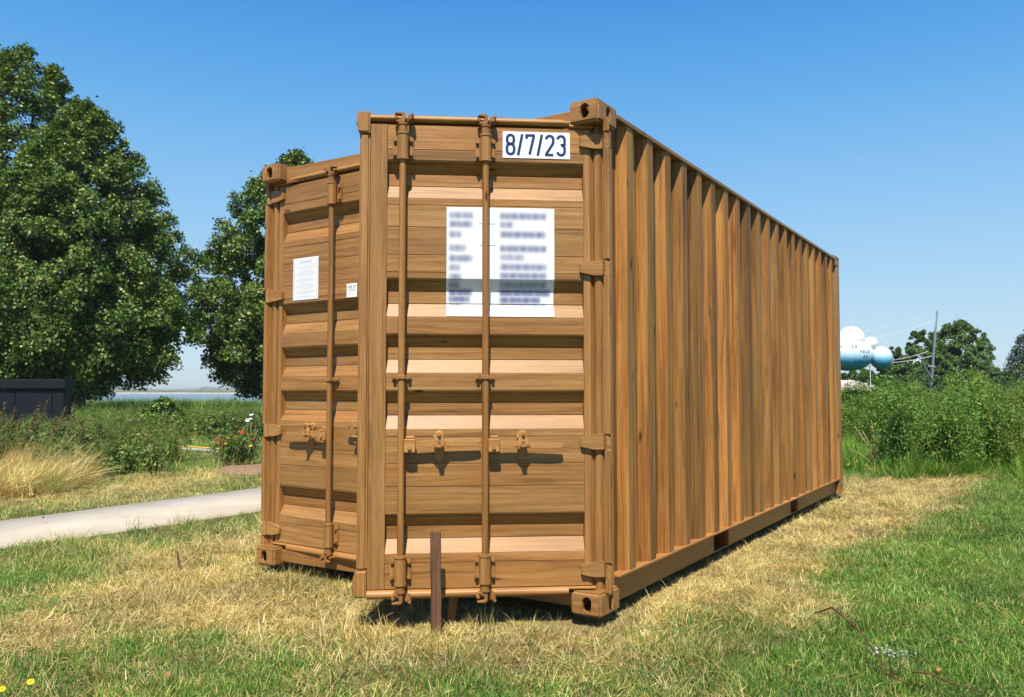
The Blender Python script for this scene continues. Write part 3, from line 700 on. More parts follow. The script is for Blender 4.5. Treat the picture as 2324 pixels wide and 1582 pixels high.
def right_signs(door, M_):
    bm = bmesh.new(); boxv(bm, (.135, .482, .0012, .0034, 2.294, 2.431))
    # digits, drawn as seen: reading direction is towards the hinge, that is decreasing s
    pl = lambda x, y: (.482 - x, .0042, 2.294 + y)
    strokes(bm, '8/7/23', .0150, .0125, .1130, .0505, .0083, .0140, slashw=.034, place=pl)
    bmesh.ops.recalc_face_normals(bm, faces=bm.faces)
    me = bpy.data.meshes.new('date_sign'); bm.to_mesh(me); bm.free()
    o = link('date_sign', me, [M_WHITE, M_NAVY], door); o['label'] = 'white sticker with the date 8/7/23 in navy digits'
    o = printed_sheet('poster', .216, .766, 1.479, 2.034, 84, 110, big_ink, door, M_, True, M_SHEET); o['label'] = 'large white sheet with two blurred columns of grey-violet lettering'
    bm = bmesh.new()
    for zz in (1.951, 1.841): 
        boxv(bm, (.516, .601, .0028, .0032, zz - .0012, zz + .0012))
    bm_obj('poster_dash', bm, M_NAVY, door)
def left_signs(door, M_):
    o = printed_sheet('notice', .172, .412, 1.686, 1.958, 40, 90, small_ink, door, M_, False, M_SHEET); o['label'] = 'white framed notice with small centred blurred text'
    o = printed_sheet('maker_sign', .668, .757, 1.675, 1.760, 24, 30, note_ink, door, M_, False, M_SHEET); o['label'] = 'small white sign that begins MADE BY'
    bm = bmesh.new(); pl = lambda x, y: (-(.668 + x), .0026, 1.675 + y)
    strokes(bm, 'MADE BY', .008, .056, .020, .0095, .0018, .0022, place=pl, mat=0); bm_obj('maker_lettering', bm, M_NAVY, door)
# right door
phi_r = math.asin(1) * 0 + .08927
rd = Matrix.Rotation(0, 4, 'Z')
ang_r = math.atan2(-math.sin(phi_r), -math.cos(phi_r)) - (math.pi / 2 - YAW)       # world direction of s minus container rotation
d_r = build_door(cont, False, right_signs); d_r.location = (.09, .06, 0); d_r.rotation_euler = (0, 0, ang_r)
OP_L = R(3.2)
d_l = build_door(cont, True, left_signs); d_l.location = (.085, WID - .06, 0)
# outward is -u; the mirrored leaf's local +x points away from the leaf
d_l.rotation_euler = (0, 0, math.pi / 2 - OP_L)
# hinge bars on the corner posts, between the knuckles
for sv in (0, 1):
    v0 = -.012
    if sv: v0 = WID + .004
    segs = [(.102, .166), (.252, .804), (.889, 1.687), (1.774, 2.343), (2.430, 2.500)]
    bm = bmesh.new(); uc = .083 if sv == 0 else .085
    for a, b_ in segs:
        pr_ = [(.062, .004), (.059, -.020), (.063, -.026), (.069, -.028), (.113, .010), (.113, .022)]
        if sv: pr_ = [(p, WID - q) for p, q in pr_]
        prism(bm, pr_, a, b_, 2)
    bm_obj('hinge_bar', bm, W_Z, cont, color=(.97, .93, .87, 1))

# ------------------------------------------------------------------ props in front of the open door
def world_box(name, base, wx, wy, h, mat, lean=(0, 0), rz=0, color=None, bevel=.003, zlo=-.12):
    bm = bmesh.new(); boxv(bm, (-wx / 2, wx / 2, -wy / 2, wy / 2, zlo, h), bevel=bevel)
    for v in bm.verts:
        v.co.x += lean[0] * (v.co.z); v.co.y += lean[1] * (v.co.z)
    bmesh.ops.subdivide_edges(bm, edges=[e for e in bm.edges if abs(e.verts[0].co.z - e.verts[1].co.z) > .1], cuts=8)
    for v in bm.verts: v.co += Vector((noise.noise(v.co * 9 + Vector((1, 2, 3))), noise.noise(v.co * 9 + Vector((7, 2, 3))), 0)) * .003
    o = bm_obj(name, bm, mat, color=color or (1, 1, 1, 1)); o.location = base; o.rotation_euler = (0, 0, rz); return o
sx, sy = G(990, 1432)
o = world_box('timber_stake', (sx, sy, -.04), .050, .024, .470, W_DARK, lean=(-.012, 0), rz=.03)
tag(o, 'dark rough-sawn stake driven into the grass in front of the open door', 'stake')
o = world_box('prop_post', (sx + .055, sy + .26, -.04), .042, .05, .118, W_Z, lean=(.10, 0), rz=.1, color=(.7, .6, .5, 1))
tag(o, 'short brown wooden prop holding up the open door behind the dark stake', 'prop')

# ------------------------------------------------------------------ grass
def ribbon_blades(n, rad, lmin, lmax, wid, upmin, upmax, segs, seed, droop=.6, bias=None):
    r = np.random.RandomState(seed); V, T, H_, K = [], [], [], []; Fs = []
    for _ in range(n):
        a = r.uniform(0, 2 * np.pi); rr = rad * np.sqrt(r.uniform()); bx, by = rr * np.cos(a), rr * np.sin(a)
        L_ = r.uniform(lmin, lmax); el = R(r.uniform(upmin, upmax)); az = r.uniform(0, 2 * np.pi); w = wid * r.uniform(.7, 1.3)
        if bias is not None: az = bias + r.normal() * .5
        d = np.array([np.cos(az) * np.cos(el), np.sin(az) * np.cos(el), np.sin(el)]); sd = np.array([-np.sin(az + r.normal() * .5), np.cos(az), 0])
        p = np.array([bx, by, -.008]); tn = r.uniform(); pk = r.uniform(); base = len(V); dr_ = r.uniform(.2, 1) * droop
        for s in range(segs + 1):
            t = s / segs; wd = w * (1 - t) ** .7 if s < segs else 0
            if s == segs: V.append(p.copy())
            else: V += [p - sd * wd / 2, p + sd * wd / 2]
            k = 1 if s == segs else 2; T += [tn] * k; H_ += [t] * k; K += [pk] * k
            p = p + d * L_ / segs; d = d + np.array([0, 0, -dr_ / segs]); d /= np.linalg.norm(d)
            p[2] = max(p[2], .002)
        for s in range(segs - 1):
            b0 = base + 2 * s; Fs += [(b0, b0 + 1, b0 + 3), (b0, b0 + 3, b0 + 2)]
        b0 = base + 2 * (segs - 1); Fs.append((b0, b0 + 1, b0 + 2))
    return np.array(V), np.array(Fs), np.array(T, np.float32), np.array(H_, np.float32), np.array(K, np.float32)
def hidden_collection(name, specs, mat, builder=ribbon_blades):
    c = bpy.data.collections.new(name)
    for k, sp in enumerate(specs):
        V, Fs, T, H_, K = builder(**sp)
        o = np_mesh(name + '_piece', V, Fs, mat, attrs={'tone': ('FLOAT', T), 'height': ('FLOAT', H_), 'pick': ('FLOAT', K)})
        COL.objects.unlink(o); c.objects.link(o); o.name = '%s_%02d' % (name, k)
    return c
def scatter(name, P, coll, idx, rot, scl, attrs, label):
    """one stuff object: points that carry instances of the pieces in coll (via geometry nodes)"""
    me = bpy.data.meshes.new(name); me.vertices.add(len(P)); me.vertices.foreach_set('co', np.asarray(P, np.float32).ravel())
    def put(n, t, v, f):
        a = me.attributes.new(n, t, 'POINT'); a.data.foreach_set(f, np.asarray(v).ravel())
    put('idx', 'INT', idx.astype(np.int32), 'value'); put('rot', 'FLOAT_VECTOR', rot.astype(np.float32), 'vector'); put('scl', 'FLOAT_VECTOR', scl.astype(np.float32), 'vector')
    for k, v in attrs.items():
        if v.ndim == 1: put(k, 'FLOAT', v.astype(np.float32), 'value')
        else: put(k, 'FLOAT_COLOR', v.astype(np.float32), 'color')
    o = bpy.data.objects.new(name, me); COL.objects.link(o)
    ng = bpy.data.node_groups.new(name + '_nodes', 'GeometryNodeTree')
    ng.interface.new_socket('Geometry', in_out='INPUT', socket_type='NodeSocketGeometry'); ng.interface.new_socket('Geometry', in_out='OUTPUT', socket_type='NodeSocketGeometry')
    gi = ng.nodes.new('NodeGroupInput'); go = ng.nodes.new('NodeGroupOutput'); ip = ng.nodes.new('GeometryNodeInstanceOnPoints'); ci = ng.nodes.new('GeometryNodeCollectionInfo')
    ci.inputs['Collection'].default_value = coll; ci.inputs['Separate Children'].default_value = True; ci.inputs['Reset Children'].default_value = True
    ip.inputs['Pick Instance'].default_value = True
    def na(n, t):
        x = ng.nodes.new('GeometryNodeInputNamedAttribute'); x.data_type = t; x.inputs['Name'].default_value = n; return x.outputs['Attribute']
    L = ng.links; L.new(gi.outputs[0], ip.inputs['Points']); L.new(ci.outputs[0], ip.inputs['Instance']); L.new(na('idx', 'INT'), ip.inputs['Instance Index'])
    L.new(na('rot', 'FLOAT_VECTOR'), ip.inputs['Rotation']); L.new(na('scl', 'FLOAT_VECTOR'), ip.inputs['Scale']); L.new(ip.outputs[0], go.inputs[0])
    md = o.modifiers.new('scatter', 'NODES'); md.node_group = ng
    tag(o, label, kind='stuff'); return o
specs = []
for k in range(4): specs.append(dict(n=46, rad=.055, lmin=.020, lmax=.052, wid=.0026, upmin=15, upmax=80, segs=3, seed=k, droop=1.3))        # upright lawn
for k in range(4): specs.append(dict(n=44, rad=.065, lmin=.030, lmax=.085, wid=.0028, upmin=0, upmax=45, segs=3, seed=40 + k, droop=.9))     # matted straw
for k in range(2): specs.append(dict(n=30, rad=.05, lmin=.06, lmax=.13, wid=.003, upmin=35, upmax=85, segs=4, seed=80 + k, droop=1.1))       # long tuft
GC = hidden_collection('grass_piece', specs, M_GRASS)
CONT_POLY = []
for (u, v) in ((-.0, -.0), (LEN, 0), (LEN, WID), (0, WID)):
    CONT_POLY.append((PX + u * math.sin(YAW) - v * math.cos(YAW), PY + u * math.cos(YAW) + v * math.sin(YAW)))
BED = [G(492, 1068), G(530, 1061), G(640, 1060), G(640, 1074), G(540, 1073)]
DOORZ = [G(820, 1425), G(1330, 1420), G(1330, 1330), G(820, 1340)]
def lawn_points(n, y0, y1, spread, seed, margin=.4):
    r = np.random.RandomState(seed)
    y = np.sqrt(r.uniform(y0 * y0, y1 * y1, n)); x = r.uniform(-1, 1, n) * (y * .72 + spread)
    P = np.stack([x, y], 1)
    keep = (poly_sdf(P, PATH_POLY) < -.015 + .03 * (r.uniform(size=n) - .5)) & (poly_sdf(P, BED) < .0)
    ins = poly_sdf(P, CONT_POLY); keep &= ins < .9
    return P[keep], r
def scatter_lawn(name, n, y0, y1, spread, seed, size, label, long_frac=.03):
    P, r = lawn_points(n, y0, y1, spread, seed); m_ = len(P); d = dryness(P)
    d2 = np.clip(d + r.normal(size=m_) * .10, 0, 1)
    idx = np.where(r.uniform(size=m_) < np.clip(d * 1.3 - .2, .1, .9), 4 + r.randint(0, 4, m_), r.randint(0, 4, m_))
    lg = r.uniform(size=m_) < long_frac * (.3 + 2.5 * (fbm(P, 1.7, 51) > .55)) * (P[:, 0] < 1.0) ; idx = np.where(lg, 8 + r.randint(0, 2, m_), idx)
    rot = np.stack([r.normal(size=m_) * .25, r.normal(size=m_) * .25, r.uniform(0, 6.28, m_)], 1)
    s = size * r.uniform(.7, 1.35, m_) * (.8 + .5 * fbm(P, 2.3, 61)); s *= np.where(poly_sdf(P, CONT_POLY) > -.03, .55, 1); s *= np.where(poly_sdf(P, DOORZ) > 0, .6, 1)
    scl = np.stack([s, s, s * (.75 + .45 * fbm(P, 3.1, 71))], 1)
    ti = .68 + .70 * fbm(P, 2.4, 81) + r.normal(size=m_) * .08; wm = (fbm(P, 6, 91) - .5) * .3
    tint = np.stack([ti * (1 + wm * .5), ti, ti * (1 - wm), np.ones(m_)], 1)
    Z = gz_rough(P[:, 0], P[:, 1])
    return scatter(name, np.column_stack([P, Z]), GC, idx, rot, scl, {'dry': d2, 'tint': tint}, label)
scatter_lawn('lawn_grass', 26000, 2.2, 6.5, 1.2, 1, 1.0, 'short lawn grass, straw-dry around the container and green to the right')
scatter_lawn('lawn_grass', 26000, 6.5, 14, 2.0, 2, 1.25, 'short grass of the lawn farther back', .02)
scatter_lawn('lawn_grass', 26000, 14, 34, 4.0, 3, 2.3, 'rough grass far back near the reeds', .02)

# ------------------------------------------------------------------ foliage helpers
def leaf_quads(C_, D_, size, asp, seed, fold=.25, upb=.5, sizej=.35):
    """folded leaves at centres C_ (n,3), D_ = rough outward direction; two triangles each"""
    r = np.random.RandomState(seed); n = len(C_)
    nrm = r.normal(size=(n, 3)); nrm /= np.linalg.norm(nrm, axis=1)[:, None]
    nrm = nrm + D_ * .7 + np.array([0, 0, upb]); nrm /= np.linalg.norm(nrm, axis=1)[:, None]
    t = r.normal(size=(n, 3)); t[:, 2] -= .5; t -= (t * nrm).sum(1)[:, None] * nrm; t /= np.linalg.norm(t, axis=1)[:, None]
    b = np.cross(nrm, t); s = (size * r.uniform(1 - sizej, 1 + sizej, n))[:, None]
    base, tip = C_ - t * s * .5, C_ + t * s * .5
    l = C_ + b * s * asp * .5 + nrm * s * fold * .3 - t * s * .08; rr = C_ - b * s * asp * .5 + nrm * s * fold * .3 - t * s * .08
    V = np.stack([base, l, tip, rr], 1).reshape(-1, 3); i = np.arange(n) * 4
    F_ = np.concatenate([np.stack([i, i + 2, i + 1], 1), np.stack([i, i + 3, i + 2], 1)])
    return V, F_
def tube_np(pts, rads, n=6):
    pts = [np.array(p, float) for p in pts]; V = []; 
    for i, p in enumerate(pts):
        d = (pts[min(i + 1, len(pts) - 1)] - pts[max(i - 1, 0)]); d /= np.linalg.norm(d) + 1e-9
        a = np.cross(d, [0, 0, 1]) if abs(d[2]) < .9 else np.cross(d, [1, 0, 0]); a /= np.linalg.norm(a); b = np.cross(d, a)
        for k in range(n):
            t = 2 * math.pi * k / n; V.append(p + (a * math.cos(t) + b * math.sin(t)) * rads[i])
    F_ = []
    for i in range(len(pts) - 1):
        for k in range(n):
            k2 = (k + 1) % n; F_.append((i * n + k, i * n + k2, (i + 1) * n + k2, (i + 1) * n + k))
    return np.array(V), np.array(F_)
class Acc:
    def __init__(s): s.V, s.F, s.n, s.T = [], [], 0, []
    def add(s, V, F_, tone=None):
        s.V.append(V); s.F.append(F_ + s.n); s.n += len(V); s.T.append(np.full(len(V), .5) if tone is None else tone)
    def obj(s, name, mat, parent=None, color=None, smooth=False):
        return np_mesh(name, np.vstack(s.V), np.vstack(s.F), mat, parent, {'tone': ('FLOAT', np.concatenate(s.T).astype(np.float32))}, color, smooth)
def interp_profile(t, prof): return np.interp(t, [p[0] for p in prof], [p[1] for p in prof])
def tree(name, label, base, H_, Rm, z0, prof, nclus, nleaf, lsize, mat, seed, trunk_r=.2, group=None, clus=.55, color=(1, 1, 1, 1), droop=.4, asp=.85, shell=.55, squash=1.0, cat='tree', lobes=.0):
    r = np.random.RandomState(seed)
    root = empty(name, (base[0], base[1], base[2] if len(base) > 2 else -.04)); tag(root, label, cat, group)
    # trunk and limbs
    A_ = Acc(); lean = r.normal(size=2) * .02
    hh = z0 + (H_ - z0) * .85; P = [(lean[0] * z * 1 + r.normal() * .02, lean[1] * z + r.normal() * .02, z) for z in np.linspace(-.1, hh, 9)]
    A_.add(*tube_np(P, [trunk_r * (1.35 if i == 0 else 1) * (1 - .9 * i / 8) for i in range(9)], 10))
    for k in range(16):
        t = r.uniform(.02, .75); z = z0 + (H_ - z0) * t; a = r.uniform(0, 6.28); rr = interp_profile(t + .12, prof) * Rm * .8
        A_.add(*tube_np([(0, 0, z), (math.cos(a) * rr * .5, math.sin(a) * rr * .5, z + rr * .35), (math.cos(a) * rr, math.sin(a) * rr, z + rr * .45 - droop * .3)], [trunk_r * .35 * (1 - t * .5), trunk_r * .2, .015], 5))
    A_.obj('trunk', M_BARK, root, smooth=True)
    # leaf clusters
    t = r.beta(1.25, 1.35, nclus); a = r.uniform(0, 2 * np.pi, nclus); rad = interp_profile(t, prof) * Rm
    bump = 1 + lobes * np.sin(a * 3 + t * 9 + seed) + r.normal(size=nclus) * .13
    q = shell + (1 - shell) * np.sqrt(r.uniform(size=nclus))
    cx, cy, cz = np.cos(a) * rad * q * bump, np.sin(a) * rad * q * bump * squash, z0 + (H_ - z0) * t
    CC = np.stack([cx, cy, cz], 1); cs = clus * r.uniform(.6, 1.3, nclus) * (.55 + .45 * (1 - t))
    m_ = (nleaf * r.uniform(.6, 1.4, nclus) * (cs / clus) ** 1.5).astype(int); k = np.repeat(np.arange(nclus), m_); n = len(k)
    g = r.normal(size=(n, 3)); g /= np.linalg.norm(g, axis=1)[:, None]; g *= (r.uniform(size=n) ** .45)[:, None]
    off = g * cs[k][:, None] * np.array([1, 1, .8]); off[:, 2] -= droop * (off[:, 0] ** 2 + off[:, 1] ** 2) / cs[k]
    C_ = CC[k] + off
    st = r.uniform(size=n) < .03; C_[st] += r.normal(size=(st.sum(), 3)) * cs[k][st][:, None] * .45
    D_ = C_ - np.array([0, 0, z0 + (H_ - z0) * .4]); D_ /= np.linalg.norm(D_, axis=1)[:, None] + 1e-6
    V, F_ = leaf_quads(C_, D_, lsize, asp, seed + 1)
    tn = np.clip(r.uniform(size=n) * .75 + r.uniform(size=nclus)[k] * .25, 0, 1)
    hl = r.uniform(size=n) < .14; tn[hl] = 1.0
    B_ = Acc(); B_.add(V, F_, np.repeat(tn, 4)); B_.obj('crown', mat, root, color)
    return root
LIMEP = [(0, .45), (.08, .80), (.22, 1), (.42, .95), (.55, .84), (.67, .70), (.80, .50), (.90, .31), (.96, .17), (1, .04)]
tree('lime_tree', 'tallest dark lime tree at the left edge, its trunk rising behind the dark shed', at(35, 34.5), 15.5, 5.0, 1.4, LIMEP, 900, 330, .118, M_LIME, 11, .30, 'lime trees', .62, droop=.6)
tree('lime_tree', 'broad lime tree with trunk just right of the dark shed, hanging branches', at(176, 31), 11.9, 3.85, 1.2, LIMEP, 820, 300, .108, M_LIME, 23, .27, 'lime trees', .52, droop=.75)
tree('lime_tree', 'lime tree half hidden behind the left side of the wooden container', at(662, 38), 12.0, 4.35, 1.1, LIMEP, 760, 290, .125, M_LIME, 37, .27, 'lime trees', .55, droop=.7)

# ------------------------------------------------------------------ plants that nobody could count
def herb_piece(h, spread, nst, nl, ls, asp, seed, bare=.15, lean=.12, fern=0):
    r = np.random.RandomState(seed); A_ = Acc()
    for s in range(nst):
        a = r.uniform(0, 6.28); hh = h * r.uniform(.75, 1.05); b = np.array([r.normal() * spread * .3, r.normal() * spread * .3, 0])
        top = b + np.array([math.cos(a) * spread * r.uniform(.2, 1) * .6, math.sin(a) * spread * r.uniform(.2, 1) * .6, hh]) + np.array([lean * hh, 0, 0])
        midp = (b + top) / 2 + np.array([r.normal() * .03, r.normal() * .03, .04])
        V, F_ = tube_np([b, midp, top], [.006, .005, .002], 4); F3 = np.vstack([F_[:, [0, 1, 2]], F_[:, [0, 2, 3]]]); A_.add(V, F3, np.full(len(V), .85))
        t = bare + (1 - bare) * r.uniform(size=nl) ** .8; t = t[:, None]
        C_ = (1 - t) ** 2 * b + 2 * t * (1 - t) * midp + t ** 2 * top
        an = r.uniform(0, 6.28, nl); rr = (.03 + .22 * h * (1.15 - t[:, 0]) * r.uniform(.2, 1, nl)) * (.7 if h > .8 else 1)
        D_ = np.stack([np.cos(an), np.sin(an), np.full(nl, .25)], 1); C_ = C_ + D_ * rr[:, None] - np.array([0, 0, 1]) * (rr ** 2)[:, None] * .8
        if fern:
            k = np.repeat(np.arange(nl), fern); m_ = len(k); off = r.uniform(-1, 1, m_)[:, None] * D_[k] * ls * 1.3 + r.normal(size=(m_, 3)) * ls * .35
            V, F_ = leaf_quads(C_[k] + off, D_[k], ls * .55, asp, seed * 7 + s, upb=.9); tn = np.clip(r.uniform(size=nl)[k] * .7 + r.uniform(size=m_) * .3, 0, 1)
        else:
            V, F_ = leaf_quads(C_, D_, ls, asp, seed * 7 + s, upb=.9); tn = r.uniform(size=nl)
        A_.add(V, F_, np.repeat(tn, 4))
    return np.vstack(A_.V), np.vstack(A_.F), np.concatenate(A_.T).astype(np.float32), np.zeros(A_.n, np.float32), np.zeros(A_.n, np.float32)
HERB = hidden_collection('herb_piece', [dict(h=1.25, spread=.45, nst=5, nl=70, ls=.10, asp=.42, seed=k, fern=5) for k in range(4)] + [dict(h=1.45, spread=.16, nst=3, nl=80, ls=.085, asp=.4, seed=10 + k, fern=3) for k in range(2)] + [dict(h=1.3, spread=.9, nst=7, nl=8, ls=.06, asp=.4, seed=15, fern=1)], M_HERB_I, herb_piece)
HERBD = hidden_collection('low_herb_piece', [dict(h=.55, spread=.3, nst=6, nl=36, ls=.075, asp=.55, seed=20 + k, fern=0) for k in range(3)] + [dict(h=.8, spread=.25, nst=4, nl=44, ls=.06, asp=.4, seed=30 + k, fern=2) for k in range(2)], M_HERBD_I, herb_piece)
TALL = hidden_collection('tall_grass_piece', [dict(n=60, rad=.12, lmin=.35, lmax=.75, wid=.006, upmin=35, upmax=88, segs=4, seed=100 + k, droop=1.0, bias=.2) for k in range(3)] +
                         [dict(n=60, rad=.16, lmin=.2, lmax=.5, wid=.007, upmin=15, upmax=80, segs=4, seed=110 + k, droop=1.6) for k in range(2)], M_GRASS)
def scatter_poly(name, poly, n, coll, ids, seed, size, label, dry=None, tintv=(1, 1, 1), zs=(1, 1), lean=.08, leanx=0.0, sizef=None, avoid=()):
    r = np.random.RandomState(seed); poly = np.array(poly); lo, hi = poly.min(0), poly.max(0)
    P = r.uniform(lo, hi, (n * 3, 2)); P = P[poly_sdf(P, poly) > 0]
    for av in avoid: P = P[poly_sdf(P, av) < 0]
    P = P[:n]; m_ = len(P)
    P = P[(poly_sdf(P, CONT_POLY) < -.15)]; m_ = len(P)
    s = size * r.uniform(.7, 1.25, m_)
    if sizef is not None: s = s * sizef(P)
    rot = np.stack([r.normal(size=m_) * lean, r.normal(size=m_) * lean + leanx, r.uniform(0, 6.28, m_)], 1)
    if leanx: rot[:, 2] = r.normal(size=m_) * .7
    scl = np.stack([s, s, s * r.uniform(zs[0], zs[1], m_)], 1)
    ti = .55 + .85 * fbm(P, 1.1, seed) + r.normal(size=m_) * .13; wv_ = 1 + (fbm(P, .7, seed + 5) - .5) * .7 + r.normal(size=m_) * .12
    tint = np.stack([ti * tintv[0] * wv_, ti * tintv[1], ti * tintv[2], np.ones(m_)], 1)
    d = np.full(m_, .1) if dry is None else np.clip(dry + r.normal(size=m_) * .15, 0, 1)
    return scatter(name, np.column_stack([P, ground_z(P[:, 0], P[:, 1]) - .01]), coll, r.choice(ids, m_), rot, scl, {'dry': d, 'tint': tint}, label)
def wall_poly(pts, back): return [G(*p) for p in pts] + [tuple(at(x, d)[:2]) for x, d in back]
RB = wall_poly([(1800, 985), (1905, 1000), (1950, 1020), (1990, 1055), (2080, 1078), (2180, 1066), (2260, 1058), (2330, 1082), (2500, 1110)], [(2560, 24), (1700, 24)])
fr = lambda P: .54 + .18 * np.clip((P[:, 1] - 12) / 5, 0, 1) + .85 * (fbm(P, 1.0, 77) - .47)
scatter_poly('wild_herbs', RB, 950, HERB, [0, 1, 2, 3, 4, 5, 6], 5, 1.0, 'tall bushy green weeds growing beyond the far end of the container', zs=(.9, 1.15), sizef=fr)
RBF = wall_poly([(1800, 1045), (1905, 1062), (1985, 1074), (2080, 1088), (2180, 1078), (2260, 1070), (2330, 1095), (2500, 1130)], [(2560, 11.5), (2300, 13.5), (1980, 14.5), (1940, 17.5), (1700, 18)])
scatter_poly('wild_grass', RBF, 1000, TALL, [3, 4, 3, 4, 0], 6, .74, 'long green grass at the foot of the weeds on the right', dry=.12, tintv=(1.05, 1.2, .9))
LG = wall_poly([(-260, 1115), (0, 1128), (90, 1124), (150, 1112), (190, 1090)], [(175, 11.3), (120, 12.2), (-200, 12.6)])
scatter_poly('dry_tall_grass', LG, 420, TALL, [0, 1, 2], 7, .95, 'tall golden dry grass leaning over in front of the dark shed', dry=1.0, tintv=(1.0, 1.0, .95), leanx=.40, lean=.34, zs=(.75, 1.0))
LH = wall_poly([(-260, 1080), (60, 1085), (200, 1092), (300, 1080), (372, 1072), (398, 1050)], [(392, 15.5), (330, 19), (150, 20), (-400, 20)])
scatter_poly('wild_herbs', LH, 700, HERBD, [0, 1, 2, 3, 4], 8, .85, 'mixed low weeds and wild flowers between the golden grass and the shed', zs=(.85, 1.1), tintv=(1, 1, 1), sizef=lambda P: .95 - .25 * np.clip((P[:, 0] + 5.3) / 1.6, 0, 1))
scatter_poly('wild_grass', LH, 260, TALL, [3, 4], 9, .6, 'long green and yellow grass among the weeds in front of the shed', dry=.35)
RE = [tuple(at(x, d)[:2]) for x, d in ((-500, 23), (-100, 23), (300, 22), (420, 24), (600, 25), (900, 26), (900, 55), (-500, 55))]
scatter_poly('reed_bed', RE, 5200, TALL, [0, 1, 2], 10, 1.55, 'bed of tall green reeds between the lawn and the water', dry=.14, tintv=(.95, 1.05, 1.0), zs=(.65, .85), lean=.1)
scatter_poly('bank_herbs', [tuple(at(x, d)[:2]) for x, d in ((200, 19), (420, 20), (600, 20.5), (900, 21), (900, 27), (200, 27))], 420, HERBD, [0, 1, 2, 3, 4], 12, 1.0, 'low green weeds in front of the reeds', zs=(.8, 1.0))
RF = [tuple(at(x, d)[:2]) for x, d in ((1700, 24), (2700, 24), (2700, 52), (1500, 52))]
scatter_poly('far_weeds', RF, 1300, TALL, [3, 4], 13, 2.1, 'rough green vegetation far behind the weeds on the right', dry=.1, zs=(.8, 1.0))

# individual nettle stalks with brown seed heads in front of the shed
def nettle(x, y, d, label, lean, seed):
    r = np.random.RandomState(seed); b = at(x, d); h = 1.104 + (887 - y) / F_D * d + .04
    root = empty('nettle', (b[0] - lean * h, b[1], -.04)); tag(root, label, 'weed', 'seeding weeds in front of the shed')
    P = [(lean * h * t ** 1.3, .02 * math.sin(t * 5 + seed), h * t) for t in np.linspace(0, 1, 6)]
    A_ = Acc(); A_.add(*tube_np(P, [.007, .006, .005, .004, .003, .001], 5)); A_.obj('stem', M_STEM, root, (.6, .6, .4, 1))
    n = 150; t = 1 - .38 * r.uniform(size=n) ** 1.2; C_ = np.stack([lean * h * t ** 1.3, np.zeros(n), h * t], 1); w = .065 * (1.04 - t) / .38 + .006
    C_[:, :2] += r.normal(size=(n, 2)) * w[:, None] * .5; D_ = np.tile([0, 0, -1.], (n, 1)); V, F_ = leaf_quads(C_, D_, .028, .6, seed)
    B_ = Acc(); B_.add(V, F_, np.repeat(r.uniform(size=n), 4)); tag(B_.obj('seed_head', M_SEED, root), kind='stuff')
    n = 46; t = r.uniform(.12, .72, n); C_ = np.stack([lean * h * t ** 1.3, np.zeros(n), h * t], 1); a = r.uniform(0, 6.28, n); D_ = np.stack([np.cos(a), np.sin(a), np.zeros(n)], 1)
    V, F_ = leaf_quads(C_ + D_ * .06, D_, .085, .45, seed + 3); B_ = Acc(); B_.add(V, F_, np.repeat(r.uniform(size=n), 4)); B_.obj('leaf', M_HERBD, root)
NT = [(14, 914, 'leftmost of the brown seeding weeds, at the picture edge'), (38, 924, 'second brown seeding weed from the left edge'), (54, 941, 'short third brown seeding weed from the left edge'), (79, 951, 'low leaning seeding weed just left of the tall pair'),
      (93, 917, 'left one of the tall pair of seeding weeds before the shed wall'), (112, 905, 'tallest and thinnest seeding weed before the shed wall'), (131, 946, 'slanting seeding weed right of the tall pair'), (152, 922, 'upright seeding weed in front of the shed corner'),
      (174, 922, 'seeding weed in front of the tree trunk beside the shed'), (191, 951, 'reddish seeding weed leaning right of the tree trunk'), (232, 960, 'rightmost slender seeding weed, above the green weeds')]
for k, (x, y, lb) in enumerate(NT): nettle(x, y, 12.2 + (k * 37 % 11) * .09, lb, .16 + .05 * (k % 3), 200 + k)
# round dark shrub by the reeds
tree('shrub', 'small dark green shrub standing before the reeds under the lime branches', at(372, 21), .95, .5, .1, [(0, .7), (.3, 1), (.7, .8), (1, .15)], 70, 60, .075, M_LIME, 61, .03, None, .17, color=(1.3, 1.3, 1.1, 1), cat='shrub')

# splayed pale stems at the foot of the weeds
b = at(1983, 12.4); root = empty('splayed_plant', (b[0], b[1], -.04)); tag(root, 'plant with pale splayed stems and yellowing leaves at the foot of the green weeds', 'plant')
for k, (dx, h_, bend) in enumerate(((-.28, .62, .05), (-.17, .55, .03), (-.06, .72, 0), (.04, .50, .02), (.16, .60, .08), (.34, .42, .10), (.52, .30, .12), (-.40, .30, -.04))):
    A_ = Acc(); A_.add(*tube_np([(0, 0, 0), (dx * .35, -.02, h_ * .5), (dx * .8 , -.03 + bend, h_ * .85), (dx, bend, h_)], [.012, .010, .007, .004], 5)); A_.obj('stem', M_STEM, root, (1.25, 1.2, 1.0, 1))
r_ = np.random.RandomState(4); n = 26; C_ = np.stack([r_.normal(size=n) * .25, -.05 + r_.normal(size=n) * .06, np.abs(r_.normal(size=n)) * .12], 1)
V, F_ = leaf_quads(C_, np.tile([0, -1., 0], (n, 1)), .09, .5, 5); B_ = Acc(); B_.add(V, F_, np.repeat(r_.uniform(.8, 1, n), 4)); B_.obj('leaf', M_STRAW, root, (1.1, .95, .3, 1))

